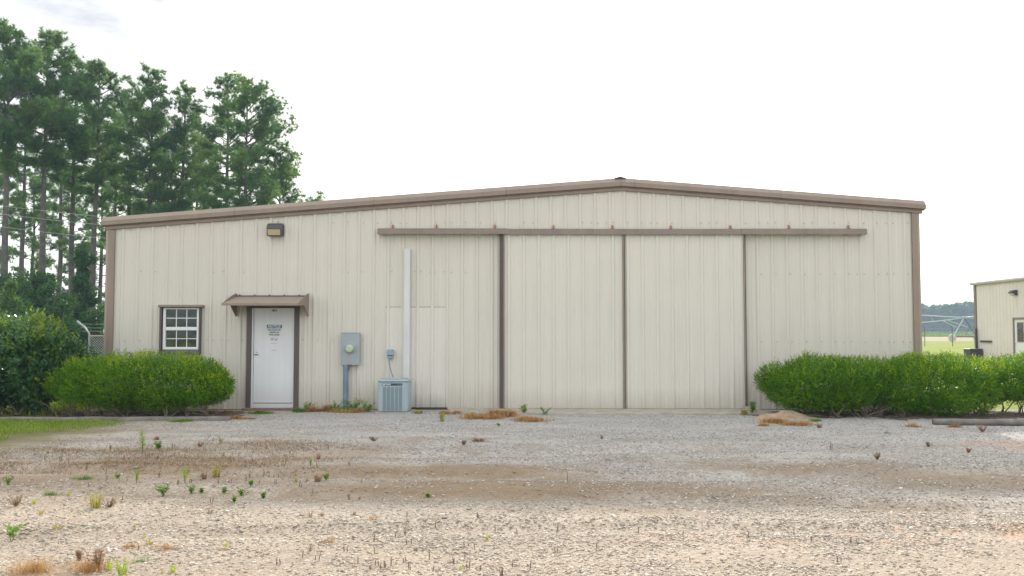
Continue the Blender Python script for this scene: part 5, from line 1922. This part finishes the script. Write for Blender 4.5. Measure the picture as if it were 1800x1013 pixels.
WEEDS = [
    ('feather', 250, 798, 46, 22, 'tall feathery lime green weed in the brown thatch left of the yard'),
    ('leafy', 279, 792, 20, 18, 'small pale green weed just right of the tall feathery weed'),
    ('sapling', 20, 947, 36, 50, 'broad leaved seedling with reddish stem at the left picture edge'),
    ('straw', 168, 892, 32, 46, 'yellow green wispy grass tuft in the left foreground'),
    ('dry', 192, 890, 16, 34, 'brown twiggy weed beside the yellow green wispy tuft'),
    ('lime', 214, 1013, 36, 34, 'bright lime grass tuft at the bottom picture edge'),
    ('lime', 192, 1003, 20, 15, 'narrow lime tuft between the dry clump and the bright bottom tuft'),
    ('lime', 304, 1009, 16, 18, 'small lime tuft right of the bright bottom tuft'),
    ('straw', 285, 1012, 10, 12, 'tiny yellowish tuft at the bottom edge beside the small lime tuft'),
    ('dry', 172, 1001, 42, 56, 'bushy brown dry clump with green strands in the bottom left foreground'),
    ('dry', 140, 985, 18, 18, 'small reddish brown dry clump behind the orange grass mat'),
    ('mat', 100, 1006, 24, 150, 'large orange dry grass mat at the bottom left'),
    ('mat', 286, 966, 10, 54, 'orange dry grass mat, right one of the pair left of centre foreground'),
    ('mat', 236, 963, 9, 44, 'orange dry grass mat, left one of the pair left of centre foreground'),
    ('straw', 262, 957, 10, 24, 'yellow straw tuft between the pair of orange mats'),
    ('stalk', 243, 967, 12, 5, 'dark stump of a stalk in front of the left orange mat'),
    ('greenmat', 250, 988, 9, 42, 'flat green ground cover weed below the pair of orange mats'),
    ('straw', 100, 934, 9, 30, 'flat yellowish grass patch in the left foreground'),
    ('dry', 28, 890, 19, 26, 'round reddish brown dry clump near the left picture edge'),
    ('lime', 60, 885, 9, 10, 'tiny lime tuft right of the round brown clump'),
    ('straw', 72, 905, 8, 15, 'small yellow tuft in front of the round brown clump'),
    ('leafy', 14, 853, 16, 22, 'green weed at the left edge in the thatch'),
    ('greenmat', 95, 866, 8, 46, 'flat green patch in the brown thatch at left'),
    ('lime', 120, 869, 9, 10, 'small green tuft at the right end of the flat green patch'),
    ('greenmat', 140, 842, 8, 40, 'grey green low weed patch among the thatch'),
    ('leafy', 206, 841, 9, 11, 'small dark green weed between thatch and gravel'),
    ('feather', 240, 850, 28, 16, 'thin weed with pale feathery top and bare stem'),
    ('leafy', 287, 864, 24, 32, 'dark green shrubby weed with bent twigs left of centre'),
    ('feather', 325, 852, 38, 22, 'tall wispy green weed in the left middle of the yard'),
    ('leafy', 336, 862, 13, 16, 'small green weed in front of the tall wispy weed'),
    ('straw', 380, 840, 24, 26, 'pale yellow wispy weed left of the centre yard'),
    ('brown', 358, 843, 16, 18, 'brown dry tuft left of the pale yellow wispy weed'),
    ('leafy', 354, 862, 9, 8, 'tiny dark green weed, leftmost of the row of green sprouts'),
    ('leafy', 394, 862, 10, 12, 'green sprout in the row, second from the left'),
    ('leafy', 424, 864, 12, 14, 'bright green sprout in the row near the middle'),
    ('leafy', 440, 857, 10, 12, 'green sprout at the back of the row'),
    ('leafy', 463, 868, 13, 16, 'green sprout at the right end of the row'),
    ('leafy', 412, 881, 12, 11, 'green sprout standing alone in front of the row'),
    ('brown', 369, 898, 11, 18, 'brown dry tuft in the pale gravel below the row of sprouts'),
    ('brown', 352, 786, 10, 14, 'small reddish brown tuft on the grey gravel left of centre'),
    ('brown', 275, 772, 8, 18, 'flat reddish brown tuft near the tall feathery weed'),
    ('straw', 388, 776, 8, 10, 'small pale tuft on the grey gravel below the entry door'),
    ('brown', 559, 846, 15, 24, 'yellow brown dry tuft on the gravel below the electric meter'),
    ('leafy', 573, 843, 11, 14, 'lime green sprout beside the yellow brown tuft'),
    ('straw', 520, 846, 9, 12, 'small yellow tuft left of the yellow brown tuft'),
    ('feather', 546, 820, 16, 10, 'thin green sprig behind the yellow brown tuft'),
    ('brown', 560, 807, 13, 10, 'dark brown seed head standing on the grey gravel'),
    ('brown', 546, 906, 12, 12, 'reddish tuft, left one of the two at the front of the shadow'),
    ('brown', 566, 904, 9, 14, 'reddish tuft, right one of the two at the front of the shadow'),
    ('mat', 656, 914, 8, 18, 'small orange tuft on the sunlit gravel at centre'),
    ('brown', 623, 903, 9, 10, 'small reddish tuft left of the small orange tuft'),
    ('mat', 577, 953, 11, 24, 'round orange brown dry tuft alone in the sunlit gravel'),
    ('brown', 545, 970, 13, 12, 'dark brown dry weed left of the round orange tuft'),
    ('mat', 392, 970, 7, 20, 'small orange patch right of the pair of mats'),
    ('lime', 398, 960, 8, 8, 'tiny lime sprout behind the small orange patch'),
    ('lime', 236, 928, 8, 8, 'tiny lime sprout in the left foreground gravel'),
    ('lime', 254, 939, 7, 9, 'tiny lime sprout right of centre of the left foreground'),
    ('mat', 852, 735, 13, 72, 'orange dry grass clump at the foot of the left door jamb'),
    ('mat', 930, 738, 9, 82, 'orange dry grass clump at the left end of the concrete apron'),
    ('leafy', 922, 727, 18, 30, 'green weed in front of the left sliding door, left one of two'),
    ('leafy', 958, 728, 14, 24, 'green weed in front of the left sliding door, right one of two'),
    ('mat', 795, 727, 8, 40, 'low orange grass right of the patched panel'),
    ('straw', 777, 741, 20, 14, 'pale green thin tuft on the gravel right of the air conditioner'),
    ('leafy', 540, 722, 18, 40, 'green weed clump against the wall right of the entry door'),
    ('leafy', 590, 722, 17, 30, 'green weed clump at the left foot of the meter conduit'),
    ('leafy', 622, 722, 24, 44, 'green weed clump at the right foot of the meter conduit'),
    ('feather', 640, 722, 26, 22, 'tall thin stemmed weed left of the air conditioner'),
    ('mat', 610, 724, 8, 60, 'low orange grass below the meter conduit'),
    ('straw', 703, 724, 14, 22, 'straw coloured tuft at the front foot of the air conditioner'),
    ('straw', 735, 727, 8, 26, 'flat straw tuft right of the air conditioner'),
    ('greenmat', 455, 725, 6, 60, 'low green weeds before the red brown door step'),
    ('mat', 385, 726, 8, 50, 'straw grass by the right end of the left boxwood hedge'),
    ('greenmat', 320, 740, 6, 46, 'low green weeds below the timber edging'),
    ('mat', 560, 722, 12, 50, 'rusty dry grass between the two weed clumps right of the entry door'),
    ('leafy', 648, 724, 16, 24, 'low green weed at the left foot of the air conditioner'),
    ('greenmat', 612, 722, 9, 70, 'low green growth along the wall at the foot of the meter conduit'),
    ('greenmat', 528, 723, 9, 34, 'low green growth just right of the entry door casing'),
    ('mat', 880, 731, 14, 60, 'tall orange dry grass close against the left door jamb'),
    ('straw', 826, 733, 12, 30, 'straw grass at the left end of the orange grass by the door jamb'),
    ('mat', 1360, 742, 9, 60, 'orange dry grass at the left foot of the sand mound'),
    ('mat', 420, 735, 7, 50, 'rusty dry grass on the gravel left of the entry door step'),
    ('brown', 840, 775, 8, 40, 'flat rusty brown weed on the grey gravel at centre'),
    ('dry', 657, 776, 8, 18, 'dark curled dry weed on the grey gravel below the air conditioner'),
    ('dry', 815, 781, 9, 12, 'small dark dry weed left of the rusty brown weed'),
    ('leafy', 877, 748, 6, 8, 'tiny green sprout in front of the orange door clump'),
    ('brown', 1058, 771, 9, 9, 'small brown tuft on the grey gravel below the sliding doors'),
    ('stalk', 996, 845, 15, 10, 'dark dead stalk alone at the centre of the yard'),
    ('stalk', 1461, 788, 15, 5, 'dark dead stalk alone on the grey gravel at right'),
    ('dry', 1542, 808, 14, 14, 'dark bent twig weed on the grey gravel at right'),
    ('dry', 1632, 784, 8, 16, 'dark dry weed on the gravel, left one of two before the timber'),
    ('dry', 1702, 792, 9, 14, 'dark dry weed on the gravel, right one of two before the timber'),
    ('dry', 1727, 757, 14, 30, 'dark twiggy weed against the right landscape timber'),
    ('leafy', 1322, 727, 24, 16, 'green and brown weed at the foot of the right door edge'),
    ('straw', 1308, 728, 13, 18, 'straw tuft left of the weed at the right door edge'),
    ('mat', 1346, 748, 6, 34, 'orange grass patch left of the sand mound'),
    ('mat', 1410, 746, 9, 66, 'orange grass patch in front of the sand mound'),
    ('greenmat', 1428, 741, 6, 26, 'green patch at the right foot of the sand mound'),
    ('mat', 1605, 750, 8, 32, 'orange grass patch left of the right landscape timber'),
    ('mat', 1680, 750, 8, 32, 'orange grass against the left part of the right timber'),
    ('greenmat', 1560, 761, 5, 18, 'tiny green patch on the gravel before the right hedge'),
    ('brown', 1440, 752, 9, 14, 'rust red tuft on the gravel before the right hedge'),
    ('brown', 1627, 886, 7, 10, 'small orange brown tuft at the right edge of the shadow'),
    ('lime', 856, 944, 10, 10, 'tiny lime sprout in the sunlit gravel right of centre'),
    ('lime', 810, 994, 9, 8, 'tiny lime sprout among the dead stalks at the bottom'),
    ('leafy', 752, 868, 7, 10, 'small green weed on the brown dirt at centre'),
]
for w_ in WEEDS:
    weed(*w_)
rg = random.Random(42)
fixed = [(558, 985), (565, 986), (533, 982), (490, 994), (608, 971), (628, 988), (650, 997), (662, 990), (672, 996), (679, 995), (691, 991),
         (713, 983), (722, 997), (764, 999), (880, 1005), (884, 1004), (820, 957), (830, 963), (768, 924), (843, 914), (713, 935), (719, 953),
         (655, 973), (661, 950), (622, 948), (463, 830), (498, 820), (503, 812), (555, 826), (612, 871), (634, 870), (843, 994), (898, 988),
         (935, 992), (1046, 958), (980, 966), (1215, 983), (760, 978), (800, 985), (816, 975), (488, 838), (466, 836), (335, 850), (312, 855), (430, 846), (405, 850), (455, 850)]
for k in range(34):
    fixed.append((rg.uniform(60, 640), rg.uniform(786, 884)))
for k in range(16):
    fixed.append((rg.uniform(640, 1500), rg.uniform(905, 1000)))
for k, (px, py) in enumerate(fixed):
    weed('stalk', px, py, rg.uniform(9, 17) if py > 900 else rg.uniform(7, 12), 5, 'short dead brown stalk sticking up out of the gravel', 'stalk', 'dead stalks in the gravel')

# ------------------------------------------------------------------ sky, sun, air
EL_, AZ = 24.5, 11.0            # sun height; degrees right of straight ahead (+y)
sd = Vector((math.sin(R(AZ)) * math.cos(R(EL_)), math.cos(R(AZ)) * math.cos(R(EL_)), math.sin(R(EL_))))
sl = bpy.data.lights.new('sun', 'SUN')
sl.energy = 2.3
sl.angle = R(1.6)
sl.color = (1.0, 0.94, 0.86)
so = bpy.data.objects.new('sun', sl)
C.objects.link(so)
so.rotation_euler = (-sd).to_track_quat('-Z', 'Y').to_euler()
so.location = (10, 30, 30)

W = bpy.data.worlds.new('World')
S.world = W
W.use_nodes = True
n = W.node_tree
n.nodes.clear()
N, L = n.nodes.new, n.links.new
out, bg, sky = N('ShaderNodeOutputWorld'), N('ShaderNodeBackground'), N('ShaderNodeTexSky')
sky.sky_type = 'NISHITA'
sky.sun_disc = False
sky.sun_elevation = R(EL_)
sky.sun_rotation = R(AZ)
sky.air_density = 1.0
sky.dust_density = 3.0
sky.ozone_density = 1.0
tc = N('ShaderNodeTexCoord')
mp = N('ShaderNodeMapping')
mp.inputs['Scale'].default_value = (1.0, 1.0, 2.6)
L(tc.outputs['Generated'], mp.inputs[0])
cl = N('ShaderNodeTexNoise')
cl.inputs['Scale'].default_value = 2.3
cl.inputs['Detail'].default_value = 7
cl.inputs['Roughness'].default_value = 0.6
cl.inputs['Distortion'].default_value = 0.4
L(mp.outputs[0], cl.inputs['Vector'])
cr = ramp(n, [(0.36, (6.2, 6.3, 6.45)), (0.56, (9.2, 9.15, 9.0))])
L(cl.outputs['Fac'], cr.inputs[0])
dist = N('ShaderNodeVectorMath')
dist.operation = 'DISTANCE'
L(tc.outputs['Generated'], dist.inputs[0])
cdir = ray(235, 30).normalized()
dist.inputs[1].default_value = cdir
blob = ramp(n, [(0.04, 1.0), (0.36, 0.0)])
L(dist.outputs['Value'], blob.inputs[0])
wisp = ramp(n, [(0.38, 0.25), (0.60, 1.0)])
L(noise(n, mp.outputs[0], 5.0, 6, 0.6), wisp.inputs[0])
crc = mixrgb(n, 'MIX', mth(n, 'MULTIPLY', blob.outputs[0], wisp.outputs[0]), cr.outputs[0], (2.7, 2.75, 2.85))
veil = mixrgb(n, 'MIX', 0.80, sky.outputs[0], crc)     # thin bright overcast over the blue
L(veil, bg.inputs[0])
bg.inputs[1].default_value = 0.10
L(bg.outputs[0], out.inputs[0])

HZ = 0.0
if HZ or True:
    m, n, N, L = nmat('haze_air')
    o, v = N('ShaderNodeOutputMaterial'), N('ShaderNodeVolumePrincipled')
    v.inputs['Color'].default_value = (0.62, 0.80, 1.0, 1)
    v.inputs['Density'].default_value = 0.0006
    v.inputs['Anisotropy'].default_value = 0.0
    L(v.outputs[0], o.inputs['Volume'])
    mb = MB()
    mb.box(-2700, 2700, -2700, 2700, -1.2, 40)
    hz = mb.build('haze', m)
    hz['kind'] = 'stuff'

# ------------------------------------------------------------------ render settings
S.view_settings.view_transform = 'Standard'
S.view_settings.look = 'None'
S.view_settings.exposure = 1.18
S.view_settings.gamma = 1.0
S.view_settings.use_curve_mapping = False
S.cycles.use_denoising = True
S.cycles.max_bounces = 6
S.cycles.diffuse_bounces = 3
S.cycles.transmission_bounces = 4
S.cycles.volume_bounces = 0
S.cycles.sample_clamp_indirect = 6
